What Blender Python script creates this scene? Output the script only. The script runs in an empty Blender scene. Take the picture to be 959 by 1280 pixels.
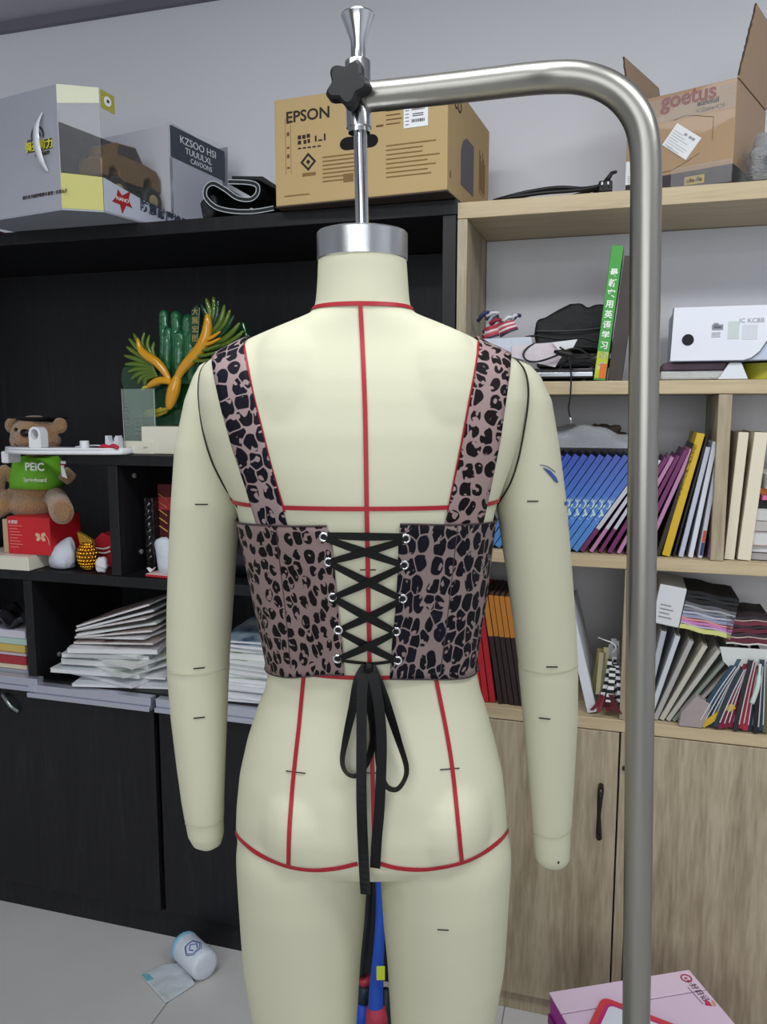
import bpy, bmesh, math, random
from mathutils import Vector, Matrix
from mathutils.bvhtree import BVHTree
random.seed(7)
R = math.radians
col = bpy.context.scene.collection
scn = bpy.context.scene
# ---------------------------------------------------------------- camera, world, lights
F = 1000.0; TH = R(7.41); HC = 1.45; AL = R(16.5)
cam_d = bpy.data.cameras.new('camera'); cam = bpy.data.objects.new('camera', cam_d); col.objects.link(cam)
cam_d.sensor_fit = 'VERTICAL'; cam_d.sensor_height = 36; cam_d.lens = F/1280*36
cam.location = (0, 0, HC); cam.rotation_euler = (math.pi/2-TH, 0, 0); cam_d.clip_start = .05
scn.camera = cam
w = bpy.data.worlds.new('world'); scn.world = w; w.use_nodes = True
w.node_tree.nodes['Background'].inputs[0].default_value = (.86, .93, 1, 1)
w.node_tree.nodes['Background'].inputs[1].default_value = .33
def area(name, loc, size, power, color=(.95, .98, 1), rot=(0, 0, 0)):
    l = bpy.data.lights.new(name, 'AREA'); l.shape = 'RECTANGLE'; l.size, l.size_y = size; l.energy = power; l.color = color
    o = bpy.data.objects.new(name, l); o.location = loc; o.rotation_euler = rot; col.objects.link(o); return o
area('ceiling_lamp_light', (-.35, .75, 2.60), (1.2, .3), 17)
area('ceiling_lamp_light', (1.1, .3, 2.60), (1.2, .3), 22)
area('ceiling_lamp_light', (-1.3, -1.2, 2.60), (1.2, .3), 24)
area('front_fill_light', (-.6, -2.6, 1.75), (3.0, 1.7), 48, (.92, .97, 1), (R(90), 0, 0))  # broad frontal fill added behind the camera, not a known window
scn.view_settings.view_transform = 'Standard'; scn.view_settings.look = 'None'
scn.view_settings.exposure = 0.0; scn.view_settings.gamma = 1; scn.view_settings.use_curve_mapping = False
# ---------------------------------------------------------------- measuring helpers
def ray(px, py):
    dx = (px-479.5)/F; dy = -(py-640)/F
    return Vector((dx, math.cos(TH)+dy*math.sin(TH), -math.sin(TH)+dy*math.cos(TH)))
def P(px, py, Y):
    d = ray(px, py); return Vector((0, 0, HC)) + d*(Y/d.y)
def Zp(px, py, z):
    d = ray(px, py); return Vector((0, 0, HC)) + d*((z-HC)/d.z)
U = Vector((math.cos(AL), -math.sin(AL), 0)); V = Vector((math.sin(AL), math.cos(AL), 0))
Y0 = 1.8567; O = Vector((0, Y0, 0))
def W(s, t, z=0): return O + U*s + V*t + Vector((0, 0, z))
def S(px, py, t=0):
    d = ray(px, py); k = (t + Y0*V.y)/(d.x*V.x+d.y*V.y); p = Vector((0, 0, HC))+d*k
    return ((p-O).dot(U), p.z)
def Ss(px, py, t=0): return S(px, py, t)[0]
# ---------------------------------------------------------------- materials
def lin(h):
    h = h.lstrip('#'); r = []
    for i in (0, 2, 4):
        c = int(h[i:i+2], 16)/255; r.append(c/12.92 if c <= .04045 else ((c+.055)/1.055)**2.4)
    return tuple(r)+(1,)
MC = {}
def mat(hexc, rough=.5, metal=0, trans=0, coat=0, bump=0, bscale=60, alpha=1, emis=0, var=0, vscale=8, ior=1.45, spec=.5, sheen=0):
    key = (hexc, rough, metal, trans, coat, bump, bscale, alpha, emis, var, vscale, spec, sheen)
    if key in MC: return MC[key]
    m = bpy.data.materials.new('m_'+hexc.strip('#')); m.use_nodes = True; nt = m.node_tree; b = nt.nodes['Principled BSDF']
    b.inputs['Base Color'].default_value = lin(hexc); b.inputs['Roughness'].default_value = rough; b.inputs['Metallic'].default_value = metal
    b.inputs['Transmission Weight'].default_value = trans; b.inputs['Coat Weight'].default_value = coat; b.inputs['Alpha'].default_value = alpha
    b.inputs['IOR'].default_value = ior; b.inputs['Specular IOR Level'].default_value = spec; b.inputs['Sheen Weight'].default_value = sheen
    if bump or var:
        tc = nt.nodes.new('ShaderNodeTexCoord')
        if bump:
            n = nt.nodes.new('ShaderNodeTexNoise'); n.inputs['Scale'].default_value = bscale; n.inputs['Detail'].default_value = 4
            nt.links.new(tc.outputs['Object'], n.inputs['Vector'])
            bp = nt.nodes.new('ShaderNodeBump'); bp.inputs['Strength'].default_value = bump; bp.inputs['Distance'].default_value = .01
            nt.links.new(n.outputs['Fac'], bp.inputs['Height']); nt.links.new(bp.outputs['Normal'], b.inputs['Normal'])
        if var:
            n = nt.nodes.new('ShaderNodeTexNoise'); n.inputs['Scale'].default_value = vscale; n.inputs['Detail'].default_value = 3
            nt.links.new(tc.outputs['Object'], n.inputs['Vector'])
            mx = nt.nodes.new('ShaderNodeMix'); mx.data_type = 'RGBA'; c = lin(hexc)
            mx.inputs[6].default_value = tuple(x*(1-var) for x in c[:3])+(1,); mx.inputs[7].default_value = tuple(min(1, x*(1+var)) for x in c[:3])+(1,)
            nt.links.new(n.outputs['Fac'], mx.inputs[0]); nt.links.new(mx.outputs[2], b.inputs['Base Color'])
    MC[key] = m; return m
def film(hexc='#ffffff', clear=.82, rough=.08, bump=0):
    key = ('film', hexc, clear, rough, bump)
    if key in MC: return MC[key]
    m = bpy.data.materials.new('m_film'); m.use_nodes = True; nt = m.node_tree; nt.nodes.remove(nt.nodes['Principled BSDF'])
    tr = nt.nodes.new('ShaderNodeBsdfTransparent'); tr.inputs[0].default_value = lin(hexc)
    gl = nt.nodes.new('ShaderNodeBsdfPrincipled'); gl.inputs['Roughness'].default_value = rough; gl.inputs['Base Color'].default_value = lin(hexc)
    gl.inputs['Specular IOR Level'].default_value = .9
    lw = nt.nodes.new('ShaderNodeLayerWeight'); lw.inputs[0].default_value = .25
    mr = nt.nodes.new('ShaderNodeMapRange'); mr.inputs[3].default_value = 1-clear; mr.inputs[4].default_value = min(.9, (1-clear)*3.2)
    mx = nt.nodes.new('ShaderNodeMixShader')
    nt.links.new(lw.outputs['Facing'], mr.inputs[0]); nt.links.new(mr.outputs[0], mx.inputs[0])
    nt.links.new(tr.outputs[0], mx.inputs[1]); nt.links.new(gl.outputs[0], mx.inputs[2]); nt.links.new(mx.outputs[0], nt.nodes['Material Output'].inputs[0])
    if bump:
        n = nt.nodes.new('ShaderNodeTexNoise'); n.inputs['Scale'].default_value = 35; n.inputs['Detail'].default_value = 3
        bp = nt.nodes.new('ShaderNodeBump'); bp.inputs['Strength'].default_value = bump; bp.inputs['Distance'].default_value = .02
        nt.links.new(n.outputs['Fac'], bp.inputs['Height']); nt.links.new(bp.outputs[0], gl.inputs['Normal'])
    MC[key] = m; return m
def wood(name, stops, scale=(14, 14, 1.2), rough=.45, bump=.05, nscale=3, spec=.5):
    m = bpy.data.materials.new(name); m.use_nodes = True; nt = m.node_tree; b = nt.nodes['Principled BSDF']
    tc = nt.nodes.new('ShaderNodeTexCoord'); mp = nt.nodes.new('ShaderNodeMapping'); mp.inputs['Scale'].default_value = scale
    nt.links.new(tc.outputs['Object'], mp.inputs[0])
    n1 = nt.nodes.new('ShaderNodeTexNoise'); n1.inputs['Scale'].default_value = nscale; n1.inputs['Detail'].default_value = 6; n1.inputs['Roughness'].default_value = .62; n1.inputs['Distortion'].default_value = .6
    nt.links.new(mp.outputs[0], n1.inputs['Vector'])
    n2 = nt.nodes.new('ShaderNodeTexNoise'); n2.inputs['Scale'].default_value = nscale*7; n2.inputs['Detail'].default_value = 3
    nt.links.new(mp.outputs[0], n2.inputs['Vector'])
    ad = nt.nodes.new('ShaderNodeMix'); ad.data_type = 'FLOAT'; ad.inputs[0].default_value = .35
    nt.links.new(n1.outputs['Fac'], ad.inputs[2]); nt.links.new(n2.outputs['Fac'], ad.inputs[3])
    cr = nt.nodes.new('ShaderNodeValToRGB'); e = cr.color_ramp.elements
    e[0].position = stops[0][0]; e[0].color = lin(stops[0][1]); e[1].position = stops[-1][0]; e[1].color = lin(stops[-1][1])
    for p, c in stops[1:-1]: q = e.new(p); q.color = lin(c)
    nt.links.new(ad.outputs[0], cr.inputs[0]); nt.links.new(cr.outputs[0], b.inputs['Base Color'])
    b.inputs['Roughness'].default_value = rough; b.inputs['Specular IOR Level'].default_value = spec
    bp = nt.nodes.new('ShaderNodeBump'); bp.inputs['Strength'].default_value = bump; bp.inputs['Distance'].default_value = .005
    nt.links.new(ad.outputs[0], bp.inputs['Height']); nt.links.new(bp.outputs[0], b.inputs['Normal'])
    return m
M_dark = wood('dark_wood', [(.3, '#101013'), (.55, '#18181b'), (.75, '#2a2b2f')], rough=.42, bump=.08, spec=.35)
M_oak = wood('oak_upright', [(.28, '#71664f'), (.45, '#9a8d74'), (.6, '#b1a58c'), (.78, '#8a7e68')], scale=(9, 9, .8), rough=.5, nscale=2.4)
M_oakh = wood('oak_board', [(.25, '#9c8a6d'), (.5, '#bba987'), (.8, '#c8b897')], scale=(.8, 9, 12), rough=.5, nscale=2.4)
M_inner = mat('#cdcdd2', .6)
def leopard(name, base, spot, scale, thr, seed, mid, bite=.60):
    m = bpy.data.materials.new(name); m.use_nodes = True; nt = m.node_tree; b = nt.nodes['Principled BSDF']
    N = nt.nodes.new; L = nt.links.new
    uv = N('ShaderNodeUVMap'); uv.uv_map = 'UVMap'
    mp = N('ShaderNodeMapping'); mp.inputs['Location'].default_value = (seed, seed*1.7, 0); L(uv.outputs[0], mp.inputs[0])
    nz = N('ShaderNodeTexNoise'); nz.noise_dimensions = '2D'; nz.inputs['Scale'].default_value = scale*.7; nz.inputs['Detail'].default_value = 1; L(mp.outputs[0], nz.inputs['Vector'])
    sub = N('ShaderNodeVectorMath'); sub.operation = 'SUBTRACT'; sub.inputs[1].default_value = (.5, .5, .5); L(nz.outputs['Color'], sub.inputs[0])
    sc = N('ShaderNodeVectorMath'); sc.operation = 'SCALE'; sc.inputs['Scale'].default_value = .55/scale*.95; L(sub.outputs[0], sc.inputs[0])
    ad = N('ShaderNodeVectorMath'); ad.operation = 'ADD'; L(mp.outputs[0], ad.inputs[0]); L(sc.outputs[0], ad.inputs[1])
    st = N('ShaderNodeVectorMath'); st.operation = 'MULTIPLY'; st.inputs[1].default_value = (1.15, .85, 1); L(ad.outputs[0], st.inputs[0])
    v = N('ShaderNodeTexVoronoi'); v.voronoi_dimensions = '2D'; v.feature = 'DISTANCE_TO_EDGE'; v.inputs['Scale'].default_value = scale; v.inputs['Randomness'].default_value = .68; L(st.outputs[0], v.inputs['Vector'])
    vc = N('ShaderNodeTexVoronoi'); vc.voronoi_dimensions = '2D'; vc.inputs['Scale'].default_value = scale; vc.inputs['Randomness'].default_value = .68; L(st.outputs[0], vc.inputs['Vector'])
    # spot mask: round blobs inside the cells, bitten by a finer noise
    sep = N('ShaderNodeSeparateColor'); L(vc.outputs['Color'], sep.inputs[0])
    g = N('ShaderNodeMapRange'); g.inputs[1].default_value = thr; g.inputs[2].default_value = thr+.03; L(v.outputs['Distance'], g.inputs[0])
    rad = N('ShaderNodeMapRange'); rad.inputs[3].default_value = mid-.07; rad.inputs[4].default_value = mid+.10; L(sep.outputs[2], rad.inputs[0])
    df_ = N('ShaderNodeMath'); df_.operation = 'SUBTRACT'; L(rad.outputs[0], df_.inputs[0]); L(vc.outputs['Distance'], df_.inputs[1])
    g2 = N('ShaderNodeMapRange'); g2.inputs[1].default_value = -.02; g2.inputs[2].default_value = .02; L(df_.outputs[0], g2.inputs[0])
    fn = N('ShaderNodeTexNoise'); fn.noise_dimensions = '2D'; fn.inputs['Scale'].default_value = scale*1.7; fn.inputs['Detail'].default_value = 1; L(mp.outputs[0], fn.inputs['Vector'])
    bt = N('ShaderNodeMapRange'); bt.inputs[1].default_value = bite+.045; bt.inputs[2].default_value = bite; L(fn.outputs['Fac'], bt.inputs[0])
    m1 = N('ShaderNodeMath'); m1.operation = 'MULTIPLY'; L(g.outputs[0], m1.inputs[0]); L(g2.outputs[0], m1.inputs[1])
    mu = N('ShaderNodeMath'); mu.operation = 'MULTIPLY'; L(m1.outputs[0], mu.inputs[0]); L(bt.outputs[0], mu.inputs[1])
    # colours
    n2 = N('ShaderNodeTexNoise'); n2.inputs['Scale'].default_value = 30; L(uv.outputs[0], n2.inputs['Vector'])
    bc = N('ShaderNodeMix'); bc.data_type = 'RGBA'; bc.inputs[6].default_value = lin(base[0]); bc.inputs[7].default_value = lin(base[1]); L(n2.outputs['Fac'], bc.inputs[0])
    sc2 = N('ShaderNodeMix'); sc2.data_type = 'RGBA'; sc2.inputs[6].default_value = lin(spot[0]); sc2.inputs[7].default_value = lin(spot[1]); L(sep.outputs[1], sc2.inputs[0])
    fin = N('ShaderNodeMix'); fin.data_type = 'RGBA'; L(mu.outputs[0], fin.inputs[0]); L(bc.outputs[2], fin.inputs[6]); L(sc2.outputs[2], fin.inputs[7])
    L(fin.outputs[2], b.inputs['Base Color']); b.inputs['Roughness'].default_value = .62; b.inputs['Specular IOR Level'].default_value = .15
    wv = N('ShaderNodeTexNoise'); wv.inputs['Scale'].default_value = 900; L(uv.outputs[0], wv.inputs['Vector'])
    bp = N('ShaderNodeBump'); bp.inputs['Strength'].default_value = .25; bp.inputs['Distance'].default_value = .002; L(wv.outputs['Fac'], bp.inputs['Height']); L(bp.outputs[0], b.inputs['Normal'])
    return m
# ---------------------------------------------------------------- mesh helpers
class MB:
    def __init__(s): s.bm = bmesh.new(); s.mi = 0
    def _new(s, fs):
        for f in fs: f.material_index = s.mi
    def poly(s, pts):
        f = s.bm.faces.new([s.bm.verts.new(p) for p in pts]); f.material_index = s.mi; return s
    def box(s, x0, x1, y0, y1, z0, z1, M=None):
        c = [Vector((x, y, z)) for z in (z0, z1) for y in (y0, y1) for x in (x0, x1)]
        if M is not None: c = [M @ p for p in c]
        v = [s.bm.verts.new(p) for p in c]
        for q in ((0, 2, 3, 1), (4, 5, 7, 6), (0, 1, 5, 4), (2, 6, 7, 3), (0, 4, 6, 2), (1, 3, 7, 5)): s._new([s.bm.faces.new([v[i] for i in q])])
        return s
    def rings(s, rings, cap=True, closed=True):
        vs = [[s.bm.verts.new(p) for p in r] for r in rings]; n = len(vs[0])
        for a, b in zip(vs, vs[1:]):
            for i in range(n if closed else n-1):
                j = (i+1) % n; s._new([s.bm.faces.new((a[i], a[j], b[j], b[i]))])
        if cap and closed:
            s._new([s.bm.faces.new(vs[0][::-1]), s.bm.faces.new(vs[-1])])
        return s
    def tube(s, pts, r, n=12, cap=True):
        pts = [Vector(p) for p in pts]; rs = r if isinstance(r, (list, tuple)) else [r]*len(pts)
        up = None; out = []
        for i, p in enumerate(pts):
            t = (pts[min(i+1, len(pts)-1)]-pts[max(i-1, 0)]).normalized()
            if up is None: up = t.orthogonal().normalized()
            up = (up - t*up.dot(t)).normalized(); q = t.cross(up)
            out.append([p+(up*math.cos(a)+q*math.sin(a))*rs[i] for a in (2*math.pi*k/n for k in range(n))])
        return s.rings(out, cap)
    def lathe(s, prof, c=(0, 0, 0), n=32, M=None, cap=True):
        c = Vector(c); out = []
        for r, z in prof:
            rg = [c+Vector((r*math.cos(2*math.pi*k/n), r*math.sin(2*math.pi*k/n), z)) for k in range(n)]
            out.append([M @ p for p in rg] if M is not None else rg)
        return s.rings(out, cap)
    def ball(s, c, r, n=16, M=None):
        r = (r, r, r) if not isinstance(r, (tuple, list)) else r; c = Vector(c); out = []
        for i in range(1, n):
            a = math.pi*i/n-math.pi/2
            rg = [Vector((r[0]*math.cos(a)*math.cos(b), r[1]*math.cos(a)*math.sin(b), r[2]*math.sin(a))) for b in (2*math.pi*k/(2*n) for k in range(2*n))]
            out.append([c+(M @ p if M is not None else p) for p in rg])
        return s.rings(out)
    def prism(s, out2, y0, y1, axis='y', M=None):
        def mk(a, b, y):
            p = Vector((a, y, b)) if axis == 'y' else (Vector((y, a, b)) if axis == 'x' else Vector((a, b, y)))
            return M @ p if M is not None else p
        return s.rings([[mk(a, b, y0) for a, b in out2], [mk(a, b, y1) for a, b in out2]])
    def obj(s, name, m, parent=None, bev=0, smooth=False, solid=0, sub=0, loc=None, rz=0, tris=False):
        bmesh.ops.recalc_face_normals(s.bm, faces=s.bm.faces[:])
        if tris: bmesh.ops.triangulate(s.bm, faces=[f for f in s.bm.faces if len(f.verts) > 4])
        me = bpy.data.meshes.new(name); s.bm.to_mesh(me); s.bm.free()
        for x in (m if isinstance(m, (list, tuple)) else [m]): me.materials.append(x)
        if smooth: me.polygons.foreach_set('use_smooth', [True]*len(me.polygons))
        o = bpy.data.objects.new(name, me); col.objects.link(o)
        if loc is not None: o.location = loc
        o.rotation_euler.z = rz
        if parent: o.parent = parent
        if solid: q = o.modifiers.new('s', 'SOLIDIFY'); q.thickness = solid; q.offset = 0
        if bev: q = o.modifiers.new('b', 'BEVEL'); q.width = bev; q.segments = 2; q.limit_method = 'ANGLE'
        if sub: q = o.modifiers.new('u', 'SUBSURF'); q.levels = sub; q.render_levels = sub
        if smooth == 'auto':
            me.polygons.foreach_set('use_smooth', [True]*len(me.polygons))
            me.set_sharp_from_angle(angle=R(35))
        return o
def tag(o, label, cat, group=None, kind=None):
    o['label'] = label; o['category'] = cat
    if group: o['group'] = group
    if kind: o['kind'] = kind
    return o
def thing(name, label, cat, loc=(0, 0, 0), rz=0, group=None, rot=None):
    o = bpy.data.objects.new(name, None); col.objects.link(o); o.location = loc; o.empty_display_size = .05
    o.rotation_euler = rot if rot else (0, 0, rz)
    return tag(o, label, cat, group)
def sthing(name, label, cat, s, t, z, rz=0, group=None, tilt=0):
    o = thing(name, label, cat, W(s, t, z), 0, group)
    o.rotation_euler = (Matrix.Rotation(-AL+rz, 3, 'Z') @ Matrix.Rotation(tilt, 3, 'Y')).to_euler()
    return o
def copy_tree(o, parent=None):
    c = o.copy(); col.objects.link(c)
    if parent: c.parent = parent
    for ch in list(o.children): copy_tree(ch, c)
    return c
def text(body, size, M, m, parent=None, name='lettering', bold=0, ext=.0003, align='CENTER', sx=1):
    cu = bpy.data.curves.new(name, 'FONT'); cu.body = body; cu.size = size; cu.extrude = ext; cu.offset = bold; cu.align_x = align; cu.align_y = 'CENTER'; cu.resolution_u = 3
    t = bpy.data.objects.new(name, cu); col.objects.link(t)
    dg = bpy.context.evaluated_depsgraph_get(); dg.update()
    me = bpy.data.meshes.new_from_object(t.evaluated_get(dg)); bpy.data.objects.remove(t)
    me.transform(Matrix.Diagonal((sx, 1, 1, 1))); me.transform(M)
    me.materials.clear(); me.materials.append(m)
    o = bpy.data.objects.new(name, me); col.objects.link(o); o.parent = parent; return o
def frame_xz(origin, dx, dz):
    """matrix whose x runs along dx, y along dz, for flat writing on a face"""
    x = Vector(dx).normalized(); y = Vector(dz).normalized(); z = x.cross(y)
    return Matrix(((x.x, y.x, z.x, origin[0]), (x.y, y.y, z.y, origin[1]), (x.z, y.z, z.z, origin[2]), (0, 0, 0, 1)))
def FR(x, z, y=-.0006): return frame_xz((x, y, z), (1, 0, 0), (0, 0, 1))      # writing on a face towards local -y
def remesh(o, vox, it=6, fac=.5):
    q = o.modifiers.new('r', 'REMESH'); q.mode = 'VOXEL'; q.voxel_size = vox; q.use_smooth_shade = True
    if it: q = o.modifiers.new('s', 'SMOOTH'); q.factor = fac; q.iterations = it
    dg = bpy.context.evaluated_depsgraph_get(); dg.update()
    me = bpy.data.meshes.new_from_object(o.evaluated_get(dg)); old = o.data; o.modifiers.clear(); o.data = me
    if not me.materials:
        for m in old.materials: me.materials.append(m)
    me.polygons.foreach_set('use_smooth', [True]*len(me.polygons)); return o
def bez(pts, n=8):
    """Catmull-Rom through pts"""
    pts = [Vector(p) for p in pts]; out = []
    for i in range(len(pts)-1):
        a = pts[max(i-1, 0)]; b = pts[i]; c = pts[i+1]; d = pts[min(i+2, len(pts)-1)]
        for k in range(n):
            t = k/n; out.append(.5*((2*b)+(c-a)*t+(2*a-5*b+4*c-d)*t*t+(3*b-a-3*c+d)*t**3))
    return out+[pts[-1]]
def interp(tab, x):
    if x <= tab[0][0]: return tab[0][1:]
    for a, b in zip(tab, tab[1:]):
        if x <= b[0]:
            t = (x-a[0])/(b[0]-a[0]); return tuple(p+(q-p)*t for p, q in zip(a[1:], b[1:]))
    return tab[-1][1:]
# ---------------------------------------------------------------- room
def struct(name, mb, m, **k):
    o = mb.obj(name, m, **k); o['kind'] = 'structure'; return o
WT = .47; CZ = 2.65
def floor_mat():
    m = bpy.data.materials.new('floor_tile'); m.use_nodes = True; nt = m.node_tree; b = nt.nodes['Principled BSDF']; N = nt.nodes.new; L = nt.links.new
    tc = N('ShaderNodeTexCoord'); mp = N('ShaderNodeMapping'); mp.inputs['Rotation'].default_value = (0, 0, R(-.8)); mp.inputs['Location'].default_value = (.06, -.16, 0); L(tc.outputs['Object'], mp.inputs[0])
    br = N('ShaderNodeTexBrick'); br.offset = 0; br.inputs['Scale'].default_value = 1; br.inputs['Mortar Size'].default_value = .0018; br.inputs['Brick Width'].default_value = .8; br.inputs['Row Height'].default_value = 1.2
    br.inputs['Color1'].default_value = lin('#cdccc9'); br.inputs['Color2'].default_value = lin('#c9c8c6'); br.inputs['Mortar'].default_value = lin('#8c8985'); L(mp.outputs[0], br.inputs['Vector'])
    n = N('ShaderNodeTexNoise'); n.inputs['Scale'].default_value = 3; n.inputs['Detail'].default_value = 5; L(tc.outputs['Object'], n.inputs['Vector'])
    mx = N('ShaderNodeMix'); mx.data_type = 'RGBA'; mx.blend_type = 'MULTIPLY'; mx.inputs[0].default_value = .25; L(br.outputs[0], mx.inputs[6]); L(n.outputs['Fac'], mx.inputs[7]); L(mx.outputs[2], b.inputs['Base Color'])
    b.inputs['Roughness'].default_value = .38; return m
struct('floor', MB().box(-4, 4, -4, 2.2, -.06, 0), floor_mat(), rz=-AL, loc=O*0)
scn.objects['floor'].location = (0, Y0-1.35, 0); scn.objects['floor'].rotation_euler.z = -AL
M_wall = mat('#eaebf1', .9, bump=.04, bscale=90)
struct('wall_back', MB().box(-3.4, 3.4, WT, WT+.1, -.05, CZ+.05), M_wall, rz=-AL, loc=O)
struct('wall_left', MB().box(-3.4, -3.3, -5, WT, -.05, CZ+.05), M_wall, rz=-AL, loc=O)
struct('wall_right', MB().box(3.0, 3.1, -5, WT, -.05, CZ+.05), M_wall, rz=-AL, loc=O)
struct('wall_front', MB().box(-3.4, 3.1, -5.1, -5, -.05, CZ+.05), mat('#8f8a84', .9), rz=-AL, loc=O)
struct('ceiling', MB().box(-3.4, 3.4, -5, WT+.1, CZ, CZ+.08), mat('#b9b6be', .9), rz=-AL, loc=O)
struct('trim_1', MB().box(-3.3, 3.0, WT-.018, WT-.001, CZ-.03, CZ), mat('#77757e', .7), rz=-AL, loc=O)
# ---------------------------------------------------------------- dark cabinet
DR = .135; DD = .43
dc = thing('dark_cabinet', 'tall black wood bookcase with open shelves above low sliding doors', 'cabinet', O, -AL)
def part(name, par, a, m, bev=.0012, **k): return MB().box(*a).obj(name, m, par, bev=bev, **k)
part('top_panel', dc, (-1.75, DR+.032, 0, DD, 1.868, 1.900), M_dark)
part('side_panel', dc, (DR, DR+.03, 0, DD, 0, 1.867), M_dark)
part('side_panel', dc, (-1.75, -1.72, 0, DD, 0, 1.867), M_dark)
part('back_panel', dc, (-1.719, DR-.001, DD-.015, DD, .05, 1.867), M_dark)
part('shelf', dc, (-.87, DR-.001, .004, DD-.016, 1.303, 1.330), M_dark)
part('shelf', dc, (-1.719, DR-.001, .004, DD-.016, .982, 1.010), M_dark)
part('shelf', dc, (-1.719, DR-.001, .012, DD-.016, .672, .697), M_dark)
part('divider', dc, (-.751, -.722, .006, DD-.016, 1.011, 1.302), M_dark)
part('divider', dc, (-1.036, -1.008, .006, DD-.016, .698, .981), M_dark)
part('plinth', dc, (-1.719, DR-.001, .012, .03, 0, .078), M_dark)
M_alu = mat('#c9ccda', .32, .7)
for i, (a, b, y, z) in enumerate(((-1.719, -1.022, 0, .706), (-1.018, -.634, -.006, .692), (-.622, -.25, 0, .690), (-.244, DR-.002, 0, .690))):
    d = part('door', dc, (a, b, y, y+.018, .082, z-.034), M_dark)
    e = .028 if i == 0 else 0
    r = MB().box(a, b+e, y-.012, y+.016, z-.020, z+.002).box(a, b+e, y-.020, y+.012, z-.033, z-.0205).obj('rail', M_alu, d, bev=.0015)
    r['label'] = 'silver metal rail'
    if i == 0:
        s, z_ = S(17, 878); h = MB().tube(bez([(s-.03, -.006, z_+.022), (s-.012, -.014, z_+.012), (s+.004, -.016, z_-.004), (s+.02, -.006, z_-.022)], 6), .006, 8).obj('handle', mat('#8b9690', .25, .9), d, smooth=True)
        h['label'] = 'small curved chrome handle'
for s_, t_, z_ in ((-.7215, .10, 1.06), (-.7215, .08, 1.27), (-1.0075, .10, .745)):
    MB().lathe([(.007, 0), (.007, .003), (.003, .004)], n=16, M=Matrix.Translation((s_, t_, z_)) @ Matrix.Rotation(R(90), 4, 'Y')).obj('cam_cover', mat('#a9a9a6', .4, .5), dc)
# ---------------------------------------------------------------- oak cabinet
OD = .265
oc = thing('oak_cabinet', 'pale oak bookcase with open shelves and tall doors beside the black bookcase', 'cabinet', O, -AL)
part('top_panel', oc, (.168, 1.6, 0, OD, 1.858, 1.892), M_oakh)
part('side_panel', oc, (.168, .190, 0, OD, 0, 1.857), M_oak)
part('side_panel', oc, (1.578, 1.6, 0, OD, 0, 1.857), M_oak)
bp_ = part('back_panel', oc, (.191, 1.577, OD-.012, OD, .05, 1.857), M_inner); bp_['label'] = 'pale grey back board'
for z0, z1 in ((1.479, 1.507), (1.104, 1.131), (.735, .762)): part('shelf', oc, (.191, 1.577, .001, OD-.013, z0, z1), M_oakh)
part('divider', oc, (.716, .742, .003, OD-.013, 1.132, 1.478), M_oak)
part('divider', oc, (.546, .564, .003, OD-.013, .763, 1.103), M_oak)
sd = Ss(771, 1000)
part('stile', oc, (sd+.004, sd+.026, .001, .018, .045, .734), M_oak)
d1 = part('door', oc, (.191, sd, -.002, .016, .052, .733), M_oak)
sh, zt = S(751.5, 981); zb = S(751.5, 1043)[1]
MB().tube([(sh, -.002, zt), (sh, -.022, zt-.004), (sh-.001, -.026, zt-.02), (sh-.002, -.024, (zt+zb)/2), (sh-.001, -.026, zb+.02), (sh, -.022, zb+.004), (sh, -.002, zb)], [.006, .007, .0065, .0045, .0065, .007, .006], 10).obj('handle', mat('#1b1416', .3, .3), d1, smooth=True)['label'] = 'slim dark handle'
MB().lathe([(.005, 0), (.005, .006), (.002, .008)], n=14, M=Matrix.Translation((sd+.014, 0, S(783, 960)[1])) @ Matrix.Rotation(R(90), 4, 'X')).obj('bolt', mat('#151515', .4), oc)
d2 = part('door', oc, (sd+.03, 1.2, -.002, .016, .052, .733), M_oak)
part('door', oc, (1.203, 1.576, -.002, .016, .052, .733), M_oak)
part('plinth', oc, (.191, 1.577, .012, .03, 0, .048), M_oak)
# ---------------------------------------------------------------- dress form
YC = 1.03
M_linen = mat('#c4c3ab', .8, bump=.03, bscale=500, var=.02, vscale=6, spec=.2)
M_red = mat('#9c1424', .5)
M_blk = mat('#0c0b0d', .35)
def zrow(y): return P(480, y, YC).z
def xat(px, y): return P(px, y, YC).x
df = thing('dress_form', 'cream linen dress form with arms, seen from behind, hanging on a metal stand', 'mannequin', (xat(468, 1100), YC, .02))
DF0 = Vector(df.location)
def loc_(p): return Vector(p)-DF0
def dfobj(mb, name, m, parent=None, **k):
    o = mb.obj(name, m, parent or df, **k); o.data.transform(Matrix.Translation(-DF0)); return o
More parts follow.
